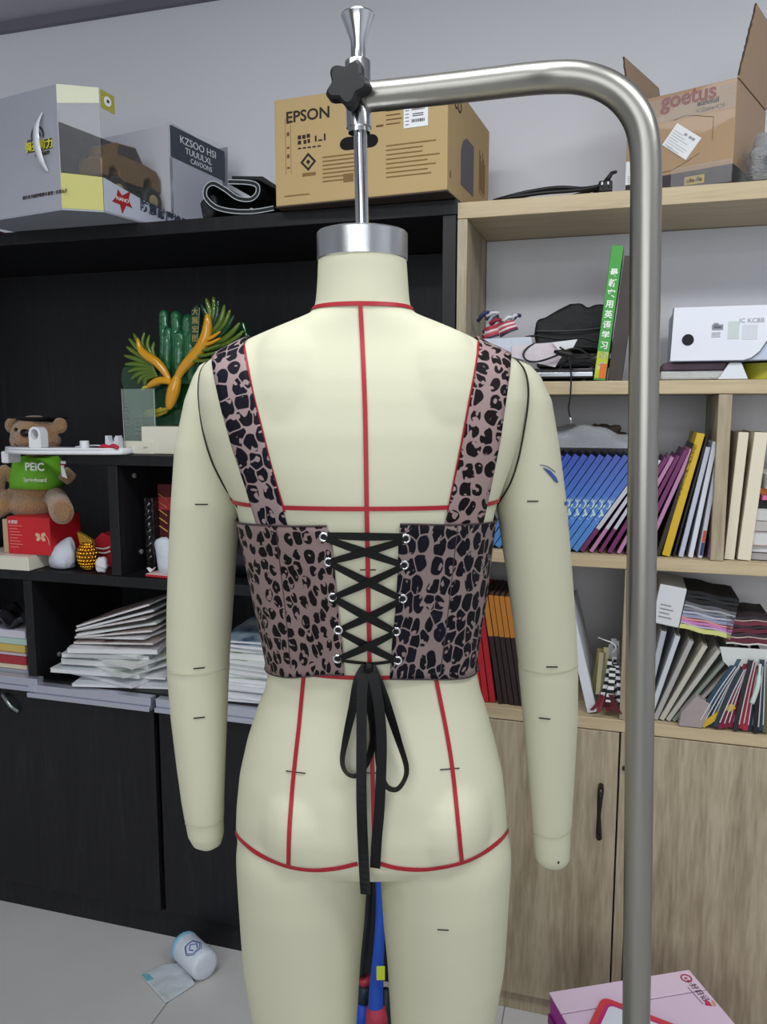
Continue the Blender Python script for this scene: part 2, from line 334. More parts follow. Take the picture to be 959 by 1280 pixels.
# rows: y, x left, x right, depth behind (towards camera), depth in front, squareness
TORSO = [(320, 397, 509, .056, .056, 2), (350, 396, 511, .057, .057, 2), (378, 394, 513, .060, .058, 2), (391, 391, 516, .062, .060, 2), (400, 368, 540, .064, .062, 2.1),
 (412, 338, 570, .067, .064, 2.2), (422, 315, 592, .070, .066, 2.3), (432, 295, 609, .074, .069, 2.4), (442, 275, 632, .079, .072, 2.5), (450, 262, 646, .083, .075, 2.6), (460, 252, 655, .088, .079, 2.7), (475, 248, 658, .095, .085, 2.8), (500, 248, 660, .103, .093, 2.8),
 (540, 256, 652, .112, .110, 2.7), (580, 269, 640, .116, .135, 2.5), (610, 284, 629, .117, .145, 2.4), (635, 296, 620, .116, .145, 2.3), (660, 301, 616, .114, .138, 2.3), (700, 308, 612, .108, .12, 2.2),
 (750, 317, 607, .100, .105, 2.2), (800, 328, 600, .092, .095, 2.2), (830, 335, 596, .089, .092, 2.2), (860, 330, 602, .092, .095, 2.2), (880, 321, 609, .097, .098, 2.2), (920, 308, 620, .108, .102, 2.2),
 (960, 299, 630, .118, .104, 2.2), (1000, 295, 634, .124, .104, 2.2), (1030, 294, 636, .122, .102, 2.2), (1046, 297, 634, .106, .098, 2.2), (1056, 315, 616, .085, .08, 2.2)]
def ring(cx, y0, a, bb, bf, n, z, N=72):
    out = []
    for k in range(N):
        t = 2*math.pi*k/N; c, s = math.cos(t), math.sin(t); e = 2/n
        x = a*math.copysign(abs(c)**e, c); y = (bf if s > 0 else bb)*math.copysign(abs(s)**e, s)
        out.append(Vector((cx+x, y0+y, z)))
    return out
def rows(tab, yc=YC, key=lambda y: y, step=6):
    ys = []; a = tab[0][0]
    while a < tab[-1][0]: ys.append(a); a += step
    ys.append(tab[-1][0]); out = []
    for y in ys:
        xl, xr, bb, bf, n = interp(tab, y); L_, R_ = xat(xl, y), xat(xr, y)
        out.append(ring((L_+R_)/2, yc, (R_-L_)/2*.985, bb, bf, n, zrow(y)))
    return out
mb = MB(); mb.rings(rows(TORSO))
def mir(a, b): return 935-b, 935-a
LEG = [(1000, 318, 452, .095, .08, 2.2), (1018, 306, 462, .104, .086, 2.2), (1046, 297, 467, .110, .09, 2.2), (1064, 296.5, 462.5, .109, .09, 2.2), (1100, 298.5, 460.5, .106, .09, 2.2), (1150, 301, 457, .098, .088, 2.1), (1200, 304, 452, .09, .086, 2), (1280, 318, 447, .078, .08, 2), (1330, 326, 441, .07, .075, 2), (1372, 331, 437, .062, .07, 2),
 (1430, 329, 438, .068, .055, 2), (1500, 336, 430, .062, .048, 2), (1580, 352, 412, .04, .038, 2), (1640, 356, 406, .034, .034, 2)]
mb.rings(rows(LEG, step=10))
mb.rings(rows([(y,)+mir(a, b)+(c, d, n) for y, a, b, c, d, n in LEG], step=10))
for px in (384, 552):   # seat
    c = P(px, 1010, YC-.050); mb.ball((c.x, YC-.028, zrow(1000)), (.072, .0935, .094), 14)
for px in (372, 545):   # shoulder blades
    mb.ball((xat(px, 520), YC-.041, zrow(520)), (.070, .064, .11), 12)
for px in (384, 532):   # bust
    mb.ball((xat(px, 620), YC+.09, zrow(618)), (.062, .065, .062), 12)
for px in (387, 548):   # feet resting towards the floor
    M = Matrix.Translation((xat(px+(-4 if px < 450 else 4), 1640), YC+.03, .085))
    mb.rings([[M @ Vector((a*math.cos(2*math.pi*k/24), yy, b*math.sin(2*math.pi*k/24)+dz)) for k in range(24)] for yy, a, b, dz in ((-.065, .018, .02, -.02), (-.05, .032, .04, -.01), (0, .036, .05, 0), (.06, .042, .032, -.03), (.12, .044, .022, -.045), (.16, .03, .014, -.053), (.17, .012, .008, -.056))])
body = remesh(dfobj(mb, 'body', M_linen), .0045, 9)
def bvh_of(o):
    me = o.data; return BVHTree.FromPolygons([v.co+DF0 for v in me.vertices], [p.vertices[:] for p in me.polygons])
BV = bvh_of(body)
ARM_L = [(449, 258, 272), (456, 246, 278), (470, 238, 282), (500, 227, 285), (560, 214.5, 290), (632, 210, 299), (700, 207, 293), (760, 205, 289), (800, 204.5, 286), (832, 205, 284), (836, 205.5, 284.5), (850, 206, 283.5), (900, 211, 282), (960, 219, 280), (1000, 225, 279), (1022, 229, 279), (1028, 230.5, 278.5), (1045, 234, 279), (1056, 240, 276), (1062, 250, 267)]
ARM_R = [(449, 636, 650), (456, 628, 666), (470, 626, 679), (500, 624, 693), (560, 622, 703), (632, 622, 712), (700, 632, 717.5), (760, 641, 722), (800, 646, 724.5), (832, 650, 726), (836, 650, 725.5), (850, 651, 726), (900, 655.5, 725), (960, 660, 721), (1030, 665.5, 716), (1038, 666, 714.5), (1055, 667, 714), (1074, 669, 713), (1081, 675, 708), (1084, 686, 700)]
arms = []
for tab in (ARM_L, ARM_R):
    rg = []; y = tab[0][0]; ys = []
    while y < tab[-1][0]: ys.append(y); y += 5
    ys += [r[0] for r in tab]; ys = sorted(set(ys))
    for y in ys:
        a, b = interp(tab, y); A, B_ = xat(a, y), xat(b, y); h = (B_-A)/2
        dy = .004 + max(0, (y-830)/250)*-.012
        dep = max(h*.95, 0); dep = min(dep, .046) if y > 470 else h*.9
        rg.append(ring((A+B_)/2, YC+.012+dy, h*.985, dep, dep, 2.1, zrow(y), 40))
    a = dfobj(MB().rings(rg), 'arm', M_linen, smooth=True); q = a.modifiers.new('s', 'SMOOTH'); q.factor = .4; q.iterations = 2
    a['label'] = 'cream linen arm'; arms.append(a)
def joint_bvh(objs):
    vs, fs = [], []
    for o in objs:
        n = len(vs); vs += [v.co+DF0 for v in o.data.vertices]; fs += [tuple(i+n for i in p.vertices) for p in o.data.polygons]
    return BVHTree.FromPolygons(vs, fs)
BA = joint_bvh([body]+arms)
CAM = Vector((0, 0, HC))
def cast(px, py, bv):
    rd = ray(px, py).normalized(); h = bv.ray_cast(CAM, rd)
    return (h[0], h[1] if h[1].dot(rd) < 0 else -h[1]) if h[0] else (None, None)
def dens(pts, n=8, smooth=True):
    if smooth and len(pts) > 2: return [(p.x, p.y) for p in bez([(a, b, 0) for a, b in pts], n)]
    out = []
    for (a, b), (c, d) in zip(pts, pts[1:]): out += [(a+(c-a)*k/n, b+(d-b)*k/n) for k in range(n)]
    return out+[pts[-1]]
def band(path, width, name, m, parent, off=.0012, thick=.0008, closed=False, dom=Vector((0, -1, 0))):
    """flat band lying on a surface; path = [(point, normal)]"""
    a, b = [], []; n = len(path)
    for i, (p, nn) in enumerate(path):
        t = path[(i+1) % n if closed else min(i+1, n-1)][0]-path[(i-1) % n if closed else max(i-1, 0)][0]
        sd_ = t.cross(nn).normalized(); w_ = width[i] if isinstance(width, list) else width
        a.append(p+nn*off+sd_*w_/2); b.append(p+nn*off-sd_*w_/2)
    mb = MB(); va = [mb.bm.verts.new(p) for p in a]; vb = [mb.bm.verts.new(p) for p in b]
    for i in range(n if closed else n-1):
        j = (i+1) % n; mb.bm.faces.new((va[i], va[j], vb[j], vb[i]))
    o = dfobj(mb, name, m, parent, solid=thick); return o
def px_band(pts, width, name, m, parent=None, bv=None, off=.0012, n=8, smooth=True, thick=.0008):
    path = []
    for x, y in dens(pts, n, smooth):
        p, nn = cast(x, y, bv or BV)
        if p: path.append((p, nn))
    return band(path, width, name, m, parent or df, off, thick)
def round_band(zf, width, name, m, off=.0012, a0=0, a1=360, n=96):
    """band around the body, angle 0 = straight back, measured about the body's own axis"""
    path = []
    for k in range(n+1 if a1-a0 < 360 else n):
        a = R(a0+(a1-a0)*k/n); p, nn = around(a, zf(a))
        if p: path.append((p, nn))
    return band(path, width, name, m, df, off, closed=a1-a0 >= 360)
AX = xat(458, 640)
def around(a, z, bv=None):
    d = Vector((math.sin(a), -math.cos(a), 0)); o_ = Vector((AX, YC, z))
    h = (bv or BV).ray_cast(o_+d*.6, -d); return (h[0], h[1] if h[1].dot(d) > 0 else -h[1]) if h[0] else (None, None)
tape = lambda pts, **k: px_band(pts, .0052, 'red_tape', M_red, **k)
tape([(450.5, 381), (453, 430), (456, 500), (457.5, 570), (458.5, 638), (460, 720), (461.5, 800), (462.5, 846), (464, 900), (466, 980), (468, 1060)])
tape([(304, 431), (308, 455), (316, 495), (326, 535), (338, 583), (352, 630), (355, 640)])
tape([(599, 429), (596, 455), (588, 500), (579, 550), (569, 600), (561, 640)])
tape([(380, 846), (377, 878), (374.5, 905), (370, 945), (366, 985), (362, 1040), (361, 1083)])
tape([(544, 845), (549, 870), (556, 905), (563, 945), (568, 985), (573, 1035), (577, 1077)])
tape([(295.5, 1041), (303, 1051), (325, 1068), (358, 1082), (390, 1087), (420, 1085), (447, 1079)])
tape([(475, 1079), (500, 1085), (535, 1086), (577, 1078), (605, 1065), (625, 1050), (634.5, 1038)])
round_band(lambda a: cast(450, 379.5, BV)[0].z+(1-math.cos(a))*.0, .0052, 'red_tape', M_red)
zb_ = cast(458, 636, BV)[0].z; round_band(lambda a: zb_, .0052, 'red_tape', M_red)
zw_ = cast(462, 847, BV)[0].z; round_band(lambda a: zw_+.004*(1-math.cos(a)), .0052, 'red_tape', M_red)
M_thread = mat('#1a1c18', .6)
for x, y, l, k in ((370, 965, 12, .12), (562, 961, 12, -.08), (460, 712, 10, 0), (463, 966, 9, 0), (554, 1162, 7, .05)):
    px_band([(x-l, y-l*k), (x+l, y+l*k)], .0012, 'stitch_mark', M_thread, off=.0008, smooth=False)
for x, y, l, k, a in ((252, 630.5, 8, 0, 0), (249, 835, 7, -.1, 0), (249, 897, 7, -.1, 0), (666, 626.5, 7, 0, 1), (690, 833.5, 7, 0, 1), (681, 898, 7, .1, 1)):
    px_band([(x-l, y-l*k), (x+l, y+l*k)], .0016, 'stitch_mark', M_thread, arms[a], BA, .0008, smooth=False)
M_seam = mat('#23261c', .8)
for pts in ([(262, 449), (252, 462), (248.5, 480), (249, 505), (254, 540), (264, 575), (280, 608), (297, 634)], [(645, 449), (655, 462), (660, 480), (660, 505), (655, 540), (648, 575), (638, 605), (622, 632)]):
    px_band(pts, .0022, 'armhole_seam', M_seam, df, BA, .0008)
M_crease = mat('#b5b49a', .7)
for a, pts in ((0, [(207, 838), (225, 843), (250, 843), (270, 840), (282, 836)]), (1, [(655, 838), (680, 842), (705, 840), (724, 832)]), (0, [(231, 1029), (245, 1033), (262, 1033), (278, 1026)]), (1, [(667, 1042), (685, 1047), (700, 1047), (714, 1038)])):
    px_band(pts, .0016, 'seam', M_crease, arms[a], BA, .0006)
M_ink = mat('#34508f', .4)
px_band([(675, 581), (684, 583), (694, 590)], .0011, 'ink_stain', mat('#6f7c86', .5), arms[1], BA, .0006)
px_band([(679, 585), (686, 590), (693, 598), (697, 603)], [.0008, .0012, .0016, .002, .0024, .003, .0036, .0040, .0044, .0048, .005, .005, .005, .005, .0052, .0054, .0056, .0056, .0054, .005, .004, .0035, .003, .002, .0015], 'ink_stain', M_ink, arms[1], BA, .0006)
for x, y in ((706, 597), (707, 629.5), (712, 656)):
    px_band([(x-1.4, y), (x+1.4, y)], .0045, 'ink_stain', M_ink, arms[1], BA, .0006, smooth=False)
px_band([(697, 1078), (699, 1078)], .003, 'stitch_mark', M_thread, arms[1], BA, .0006, smooth=False)
# neck cap of brushed metal with its top plate and socket
M_steel = mat('#c4c6c9', .28, 1, bump=.02, bscale=200)
ncx = (xat(397.5, 320)+xat(508.5, 320))/2; r_n = (xat(508.5, 320)-xat(397.5, 320))/2
z0, z1 = zrow(322)-.004, zrow(291)
NS = MB().lathe([(r_n, z0), (r_n+.0012, z0+.001), (r_n+.0012, z1-.002), (r_n-.001, z1), (.02, z1+.0005), (.019, z1+.006), (.012, z1+.0065)], (ncx, YC, 0), 64)
cap = dfobj(NS, 'neck_cap', M_steel, smooth='auto'); cap['label'] = 'brushed metal neck cap'
# ---------------------------------------------------------------- leopard bustier
M_leoL = leopard('leopard_open', ('#8d7a76', '#7c6a68'), ('#080507', '#12090d'), 60, .035, 3, .41, .61)
M_leoR = leopard('leopard_dense', ('#877875', '#7d6c6c'), ('#07060d', '#110c1a'), 51, .03, 5, .50, .64)
M_leoS = leopard('leopard_strap', ('#a08b8a', '#8d7a7b'), ('#09081a', '#0e0a14'), 52, .03, 1, .51, .63)
M_leoT = leopard('leopard_strap_open', ('#9c8786', '#8a7472'), ('#0a0709', '#12090b'), 58, .04, 9, .43, .61)
bu = thing('bustier', 'leopard print laced bustier with wide straps, worn by the dress form', 'top', tuple(DF0))
def ang(p): return math.atan2(p.x-AX, -(p.y-YC))
def bustier_side(sgn, gap, m):
    """panel from the lacing gap round to the centre front"""
    NR, NC = 22, 70; gr = []
    gy = [g[1] for g in gap]; z_t_side = zrow(647); z_b_side = zrow(833)
    top = cast(gap[0][0], gap[0][1], BV)[0]; bot = cast(gap[-1][0], gap[-1][1], BV)[0]
    for i in range(NR+1):
        f = i/NR; y = gy[0]+(gy[-1]-gy[0])*f; x = interp([(b, a) for a, b in gap], y)[0]
        p = cast(x, y, BV)[0]; a0 = ang(p); row = []
        for j in range(NC+1):
            g = j/NC; a = a0+(sgn*math.pi-a0)*g
            k = min(1, max(0, (abs(a)-abs(a0))/(math.pi/2-abs(a0)))); k = k*k*(3-2*k)
            zt = top.z+(z_t_side-top.z)*k; zb = bot.z+(z_b_side-bot.z)*k
            if k >= 1: zt = z_t_side+.035*math.sin(min(math.pi/2, (abs(a)-math.pi/2)*1.3))
            z = zt+(zb-zt)*f; q, n = around(a, z)
            wob = .0025+.0012*math.sin(a*9+z*20)+(.0010 if (f > .97 or f < .03) else 0)
            row.append((q+n*wob, (a*.15, z)))
        gr.append(row)
    mb = MB(); uvl = mb.bm.loops.layers.uv.new('UVMap')
    V_ = [[mb.bm.verts.new(c[0]) for c in r] for r in gr]
    for i in range(NR):
        for j in range(NC):
            fc = mb.bm.faces.new((V_[i][j], V_[i][j+1], V_[i+1][j+1], V_[i+1][j]))
            for lp, (ii, jj) in zip(fc.loops, ((i, j), (i, j+1), (i+1, j+1), (i+1, j))): lp[uvl].uv = gr[ii][jj][1]
    o = dfobj(mb, 'back_panel', m, bu, solid=.0016, smooth=True)
    # hem and top binding
    for idx, nm in ((0, 'top_edging'), (NR, 'hem')):
        pts = [c[0] for c in gr[idx]]; dfobj(MB().tube(pts[::1], .0013, 6), nm, mat('#3a2d31', .7), bu, smooth=True)
    return o, gr
GL = [(409, 657), (415, 675), (419, 715), (423, 760), (428, 800), (431, 842)]
GRt = [(500, 655), (498, 680), (497, 715), (494, 760), (490, 800), (487, 847)]
pl, grl = bustier_side(-1, GL, M_leoL); pr, grr = bustier_side(1, GRt, M_leoR)
def gr_bvh(g):
    vs, fs = [], []
    for r in g: vs += [c[0] for c in r]
    n = len(g[0])
    for i in range(len(g)-1):
        for j in range(n-1): fs.append((i*n+j, i*n+j+1, (i+1)*n+j+1, (i+1)*n+j))
    return vs, fs
vs, fs = [], []
for g in (grl, grr):
    a, b = gr_bvh(g); n = len(vs); vs += a; fs += [tuple(i+n for i in q) for q in b]
bvs = [v.co+DF0 for v in body.data.vertices]; n = len(vs)
BB = BVHTree.FromPolygons(vs+bvs, fs+[tuple(i+n for i in p.vertices) for p in body.data.polygons])
# panel seams
for pts in ([(345, 652), (350, 700), (357, 760), (364, 835)], [(572, 655), (566, 710), (558, 780), (550, 842)]):
    path = []
    for x, y in dens(pts):
        p, nn = cast(x, y, BB); path.append((p, nn))
    band(path, .0010, 'seam', mat('#40343a', .7), bu, .0010, .0006)
# straps: up the back, over the shoulder and down to the front
def strap(outer, inner, m):
    NW = 8; rowsP = []
    ys = [o[1] for o in outer]; N = 26
    for i in range(N+1):
        f = i/N; yo = ys[0]+(ys[-1]-ys[0])*f; xo = interp([(b, a) for a, b in sorted(outer, key=lambda q: q[1])], yo)[0]
        yi = inner[0][1]+(inner[-1][1]-inner[0][1])*f; xi = interp([(b, a) for a, b in sorted(inner, key=lambda q: q[1])], yi)[0]
        rw = []
        for j in range(NW+1):
            g = j/NW; p, nn = cast(xo+(xi-xo)*g, yo+(yi-yo)*g, BV)
            if p is None: break
            rw.append((p+Vector((0, -.0028 if i > 2 else -.0008, 0))+nn*.0003, None))
        if len(rw) == NW+1: rowsP.append(rw)
    last = rowsP[-1]
    # over the shoulder: sweep about a point inside each column, then down the front
    for st in range(1, 16):
        e = R(12*st); rw = []
        for j in range(NW+1):
            b0 = last[j][0]; c0 = Vector((b0.x, YC, b0.z-.035)); a0 = math.atan2(b0.z-c0.z, c0.y-b0.y)
            aa = a0+(math.pi-a0)*st/15; d = Vector((0, -math.cos(aa), math.sin(aa)))
            h = BV.ray_cast(c0+d*.3, -d)
            if h[0] is None: rw.append((rowsP[-1][j][0]+Vector((0, .004, -.001)), None)); continue
            rw.append((h[0]+h[1]*.0038, None))
        rowsP.append(rw)
    zend = zrow(640); base = rowsP[-1]
    for st in range(1, 13):
        rw = []
        for j in range(NW+1):
            b0 = base[j][0]; z = b0.z+(zend-b0.z)*st/12; x = b0.x+(AX-b0.x)*.25*st/12
            h = BV.ray_cast(Vector((x, YC+.5, z)), Vector((0, -1, 0))); rw.append((h[0]+h[1]*.0035 if h[0] else b0, None))
        rowsP.append(rw)
    mb = MB(); uvl = mb.bm.loops.layers.uv.new('UVMap'); V_ = []; uvs = []; L_ = 0
    for i, r in enumerate(rowsP):
        if i: L_ += (r[4][0]-rowsP[i-1][4][0]).length
        V_.append([mb.bm.verts.new(c[0]) for c in r]); uvs.append([(k/NW*.040, L_) for k in range(NW+1)])
    for i in range(len(V_)-1):
        for j in range(NW):
            fc = mb.bm.faces.new((V_[i][j], V_[i][j+1], V_[i+1][j+1], V_[i+1][j]))
            for lp, (ii, jj) in zip(fc.loops, ((i, j), (i, j+1), (i+1, j+1), (i+1, j))): lp[uvl].uv = uvs[ii][jj]
    dfobj(mb, 'strap', m, bu, solid=.0014, smooth=True)
strap([(325, 672), (320, 651), (308, 610), (291, 560), (277, 510), (268, 470), (266, 456)], [(364, 670), (357, 649), (346, 608), (333, 560), (320, 508), (309, 460), (305, 438)], M_leoS)
strap([(599, 672), (604, 651), (615, 600), (625, 550), (632, 500), (637, 465), (638, 450)], [(551, 670), (558, 649), (571, 590), (581, 540), (590, 490), (597, 450), (599, 436)], M_leoT)
# eyelets and lacing
EL = [(405, 671), (411, 702), (416, 746), (423, 787), (422, 823)]; ER = [(507, 673), (505, 706), (503, 748), (495, 789), (497, 825)]
M_ring = mat('#d8d8da', .22, .9); M_rib = mat('#020202', .5, spec=.3)
for x, y in EL+ER:
    p, nn = cast(x, y, BB); q = nn.to_track_quat('Z', 'Y').to_matrix().to_4x4()
    prof = [(.0022+.0024+.0013*math.cos(t), .0016+.0013*math.sin(t)) for t in (2*math.pi*k/8 for k in range(9))]
    mb = MB(); mb.rings([[Matrix.Translation(p) @ q @ Vector((r*math.cos(a), r*math.sin(a), z)) for a in (2*math.pi*k/20 for k in range(20))] for r, z in prof], cap=False)
    e = dfobj(mb, 'eyelet', M_ring, bu, smooth=True)
    MBh = MB().lathe([(.003, .0004), (.003, .0012)], n=14, M=Matrix.Translation(p) @ q); dfobj(MBh, 'eyelet_hole', mat('#1b1719', .8), bu)
def lace(a, b, wd, lift, name='lace'):
    path = []; n = 14; pa, na = cast(a[0], a[1], BB); pb, nb = cast(b[0], b[1], BB)
    for k in range(n+1):
        t = k/n; p = pa.lerp(pb, t); h = cast(a[0]+(b[0]-a[0])*t, a[1]+(b[1]-a[1])*t, BB)
        nn = (na.lerp(nb, t)).normalized(); q = p + nn*(.0022+lift*math.sin(math.pi*t))
        if (h[0]-q).dot(nn) > -.0018: q = h[0]+h[1]*(.0022+lift)
        path.append((q, nn))
    W_ = [wd*(.75+.25*math.sin(math.pi*k/n)) for k in range(n+1)]
    band(path, W_, name, M_rib, bu, .0004, .0007)
lace((410, 668.5), (503, 670), .0095, .004)
for i in range(4):
    lace((EL[i][0]+3, EL[i][1]+2), (ER[i+1][0]-3, ER[i+1][1]-1), .0095 if i != 2 else .0105, .0010)
    lace((ER[i][0]-3, ER[i][1]+2), (EL[i+1][0]+3, EL[i+1][1]-1), .0095, .0026)
lace((425, 824), (458, 828), .004, .001); lace((460, 829), (494, 825), .004, .001)
# bow: knot, two loops, two tails hanging in front of the seat
def ribbon(pts, wd, lift, name='ribbon_tail', tw=None):
    """pts: (px, py, lift) ; hangs clear of the body"""
    P3 = []
    for i, (x, y, l) in enumerate(pts):
        p, nn = cast(x, y, BB)
        if p is None or (P3 and p.y > lastY+.03): p = P(x, y, lastY)
        lastY = p.y
        d = (CAM-p).normalized(); P3.append(p+d*(l+lift))
    c = bez(P3, 8); n = len(c); a, b = [], []
    for i, p in enumerate(c):
        t = (c[min(i+1, n-1)]-c[max(i-1, 0)]).normalized(); f = i/(n-1)
        d = (CAM-p).normalized(); s_ = t.cross(d).normalized()
        an = R(interp(tw, f)[0]) if tw else 0
        s_ = (Matrix.Rotation(an, 3, t) @ s_); wv = wd
        a.append(p+s_*wv/2); b.append(p-s_*wv/2)
    mb = MB(); va = [mb.bm.verts.new(p) for p in a]; vb = [mb.bm.verts.new(p) for p in b]
    for i in range(n-1): mb.bm.faces.new((va[i], va[i+1], vb[i+1], vb[i]))
    return dfobj(mb, name, M_rib, bu, solid=.0006)
ribbon([(458, 832, .006), (448, 850, .014), (441, 885, .014), (432, 925, .012), (428, 952, .012), (434, 967, .012), (447, 969, .012), (459, 953, .013), (467, 925, .014), (466, 900, .014), (461, 872, .013), (460, 842, .008)], .0115, 0, 'ribbon_loop', [(0, 0), (.12, 10), (.3, 55), (.45, 70), (.62, 55), (.75, 35), (.9, 15), (1, 0)])
ribbon([(463, 832, .006), (472, 850, .014), (485, 885, .014), (498, 925, .012), (508, 958, .012), (505, 976, .012), (495, 987, .012), (482, 981, .013), (474, 955, .014), (473, 915, .014), (470, 872, .013), (464, 842, .008)], .0115, 0, 'ribbon_loop', [(0, 0), (.12, 10), (.3, 55), (.45, 65), (.62, 60), (.75, 45), (.9, 15), (1, 0)])
ribbon([(460, 832, .008), (453, 860, .018), (452, 920, .020), (452, 1000, .016), (454, 1060, .012), (457, 1118, .024)], .0125, 0, tw=[(0, 25), (.1, 0), (.5, 10), (.8, -8), (1, 20)])
ribbon([(461, 832, .008), (470, 860, .020), (477, 920, .022), (475, 1000, .018), (471, 1050, .014), (469, 1085, .012)], .0125, 0, tw=[(0, -25), (.1, 0), (.5, -10), (1, 8)])
pk = cast(461, 832, BB)[0]; dfobj(MB().ball(pk+Vector((0, -.009, 0)), (.006, .005, .007), 8), 'knot', M_rib, bu, smooth=True)
# ---------------------------------------------------------------- hanging stand
sta = P(451, 100, YC); st = thing('display_stand', 'brushed steel tube stand with a black star knob, holding the dress form by its neck', 'stand', (sta.x, YC, 0))
ST0 = Vector(st.location)
def sto(mb, name, m, parent=None, **k):
    o = mb.obj(name, m, parent or st, **k); o.data.transform(Matrix.Translation(-ST0)); return o
M_tube = mat('#9d9b95', .36, 1, bump=.03, bscale=25); M_chr = mat('#cfd1d4', .16, 1)
YP = .935
ztop = cap_top = z1
def Pn(x, y, Y=YC): return P(x, y, Y)
rod0 = Vector((ncx, YC, z1+.0065)); rod1 = Pn(449.5, 118)
sto(MB().tube([rod0, rod1], .0082, 24), 'rod', M_chr, smooth='auto')
for dx in (-.003, .0035): sto(MB().tube([rod0+Vector((dx, -.0078, 0)), rod1+Vector((dx, -.0078, 0))], .0009, 8), 'rod_groove', mat('#4c4f52', .3, .9), smooth=True)
ax = (rod1-rod0).normalized(); QA = ax.to_track_quat('Z', 'Y').to_matrix().to_4x4()
def along(pt): return Matrix.Translation(pt) @ QA
def zlen(y0, y1): return (Pn(450, y0)-Pn(450, y1)).length
cl0 = Pn(449, 160)
Lc = zlen(78, 160)
sto(MB().lathe([(.0125, -.006), (.0135, -.006), (.0135, -.001), (.0155, 0), (.0155, Lc), (.0148, Lc+.001), (.009, Lc+.001)], n=40, M=along(cl0)), 'clamp_sleeve', M_chr, smooth='auto')
fin0 = Pn(448.5, 80)
h1 = zlen(52, 80); h2 = zlen(18, 80)
sto(MB().lathe([(.0093, 0), (.0093, h1), (.0205, h2-.002), (.0195, h2), (.012, h2+.0006)], n=40, M=along(fin0)), 'finial', M_chr, smooth='auto')
# star knob clamping from the side towards the camera, and the dark second knob behind
M_knob = mat('#101013', .42)
kc = Pn(436, 107, YC-.034); QK = Matrix.Translation(kc) @ (Vector((-.30, -1, .10))).to_track_quat('Z', 'Y').to_matrix().to_4x4()
prof = []
for z, k in ((-.009, .86), (-.006, 1), (.006, 1), (.0095, .84)):
    prof.append([QK @ Vector(((.0238+.0042*math.cos(5*a+.9))*k*math.cos(a), (.0238+.0042*math.cos(5*a+.9))*k*math.sin(a), z)) for a in (2*math.pi*i/60 for i in range(60))])
kn = sto(MB().rings(prof), 'star_knob', M_knob, smooth='auto'); kn['label'] = 'black plastic star knob'
sto(MB().tube([kc, Pn(449, 108, YC-.01)], .005, 12), 'knob_screw', M_chr, smooth=True)
k2 = Pn(453, 172, YC+.02)
# arm tube and pole
ctr = [Pn(456, 121.5, YC-.004), Pn(520, 115, YC-.018), Pn(600, 106, YC-.040), Pn(660, 99, YC-.060), Pn(695, 96.5, YP+.02), Pn(725, 97.5, YP+.012), Pn(755, 106, YP+.006), Pn(780, 123, YP+.002), Pn(798, 149, YP), Pn(806, 180, YP), Pn(808, 215, YP)]
pt = Pn(808, 215, YP); pb = Pn(795.5, 1275, YP); dirp = (pb-pt)
base = pt+dirp*((0.03-pt.z)/dirp.z)
sto(MB().tube(bez(ctr, 6)+[pt.lerp(base, .4), base], .0172, 32), 'tube', M_tube, smooth=True)
sto(MB().lathe([(.0180, 0), (.0180, .03)], n=32, M=Matrix.Translation(base)), 'pole_collar', M_chr, smooth='auto')
sto(MB().box(base.x-.52, base.x+.10, YC-.30, YC+.05, .006, .018), 'base_plate', mat('#8d9092', .35, .9), bev=.004)
for dx in (-.48, .06):
    for dy in (-.27, .02): sto(MB().lathe([(.02, 0), (.022, .003), (.018, .006)], (base.x+dx, YC+dy, 0), 20), 'foot', M_knob, smooth='auto')
sto(MB().lathe([(.05, .018), (.05, .022), (.03, .031)], (base.x, base.y, 0), 32), 'flange', M_chr, smooth='auto')
# ---------------------------------------------------------------- things on top of the dark cabinet
TOPD = 1.901
M_card = mat('#b59c6e', .75, bump=.05, bscale=80, var=.05, vscale=5); M_ink2 = mat('#2b2119', .8); M_white = mat('#e6e8ea', .6); M_black = mat('#0e0e10', .45)
M_film = film(clear=.97)
# model car box: local x along the left face, y away from the camera
B0 = Zp(78, 263, 1.9); RB = math.atan2(-.094, .182)
cb = thing('toy_car_box', 'silver and yellow toy car box with clear windows, overhanging the black bookcase', 'box', (B0.x, B0.y, TOPD), RB)
BX, BD, BH = -.30, .53, .275
M_silver = mat('#bcbfc9', .3, .45, bump=.01); M_yel = mat('#bdb968', .45, bump=.05, bscale=30); M_lgrey = mat('#9b9fa8', .5)
MB().prism([(BX, 0), (0, 0), (.068, .060), (.068, BD), (BX, BD)], 0, .004, 'z').obj('base_card', M_lgrey, cb)
MB().box(BX, -.0005, 0, .002, .004, BH-.002).obj('end_card', M_silver, cb, bev=.0008)
MB().box(BX, BX+.002, .003, BD, .004, BH-.002).obj('side_card', M_silver, cb)
MB().prism([(-.10, .030), (-.10, .285), (-.102, .285), (-.102, .030)], .005, .235, 'z').obj('inner_card', mat('#34363f', .5), cb)['label'] = 'dark card behind the toy'
MB().box(BX+.003, .066, BD-.002, BD, .004, BH-.002).obj('side_card', M_silver, cb)
def quad3(pts, name, m, par, solid=.0015, **k): return MB().poly(pts).obj(name, m, par, solid=solid, **k)
c0, c1 = (0, 0), (.068, .060)
def ch(f, z, o=0): return (c0[0]+(c1[0]-c0[0])*f+o*.66, c0[1]+(c1[1]-c0[1])*f-o*.75, z)
quad3([ch(0, .004), ch(1, .004), ch(1, .078), ch(0, .082)], 'corner_card', M_yel, cb)['label'] = 'yellow corner card'
quad3([ch(0, .232), ch(1, .240), ch(1, BH-.002), ch(0, BH-.002)], 'corner_card', mat('#c9cbb0', .3), cb)['label'] = 'pale yellow corner card at the top'
quad3([(.068, .062, .004), (.068, .47, .004), (.068, .062, .078)], 'window_sill_card', mat('#b9bfcc', .45), cb)
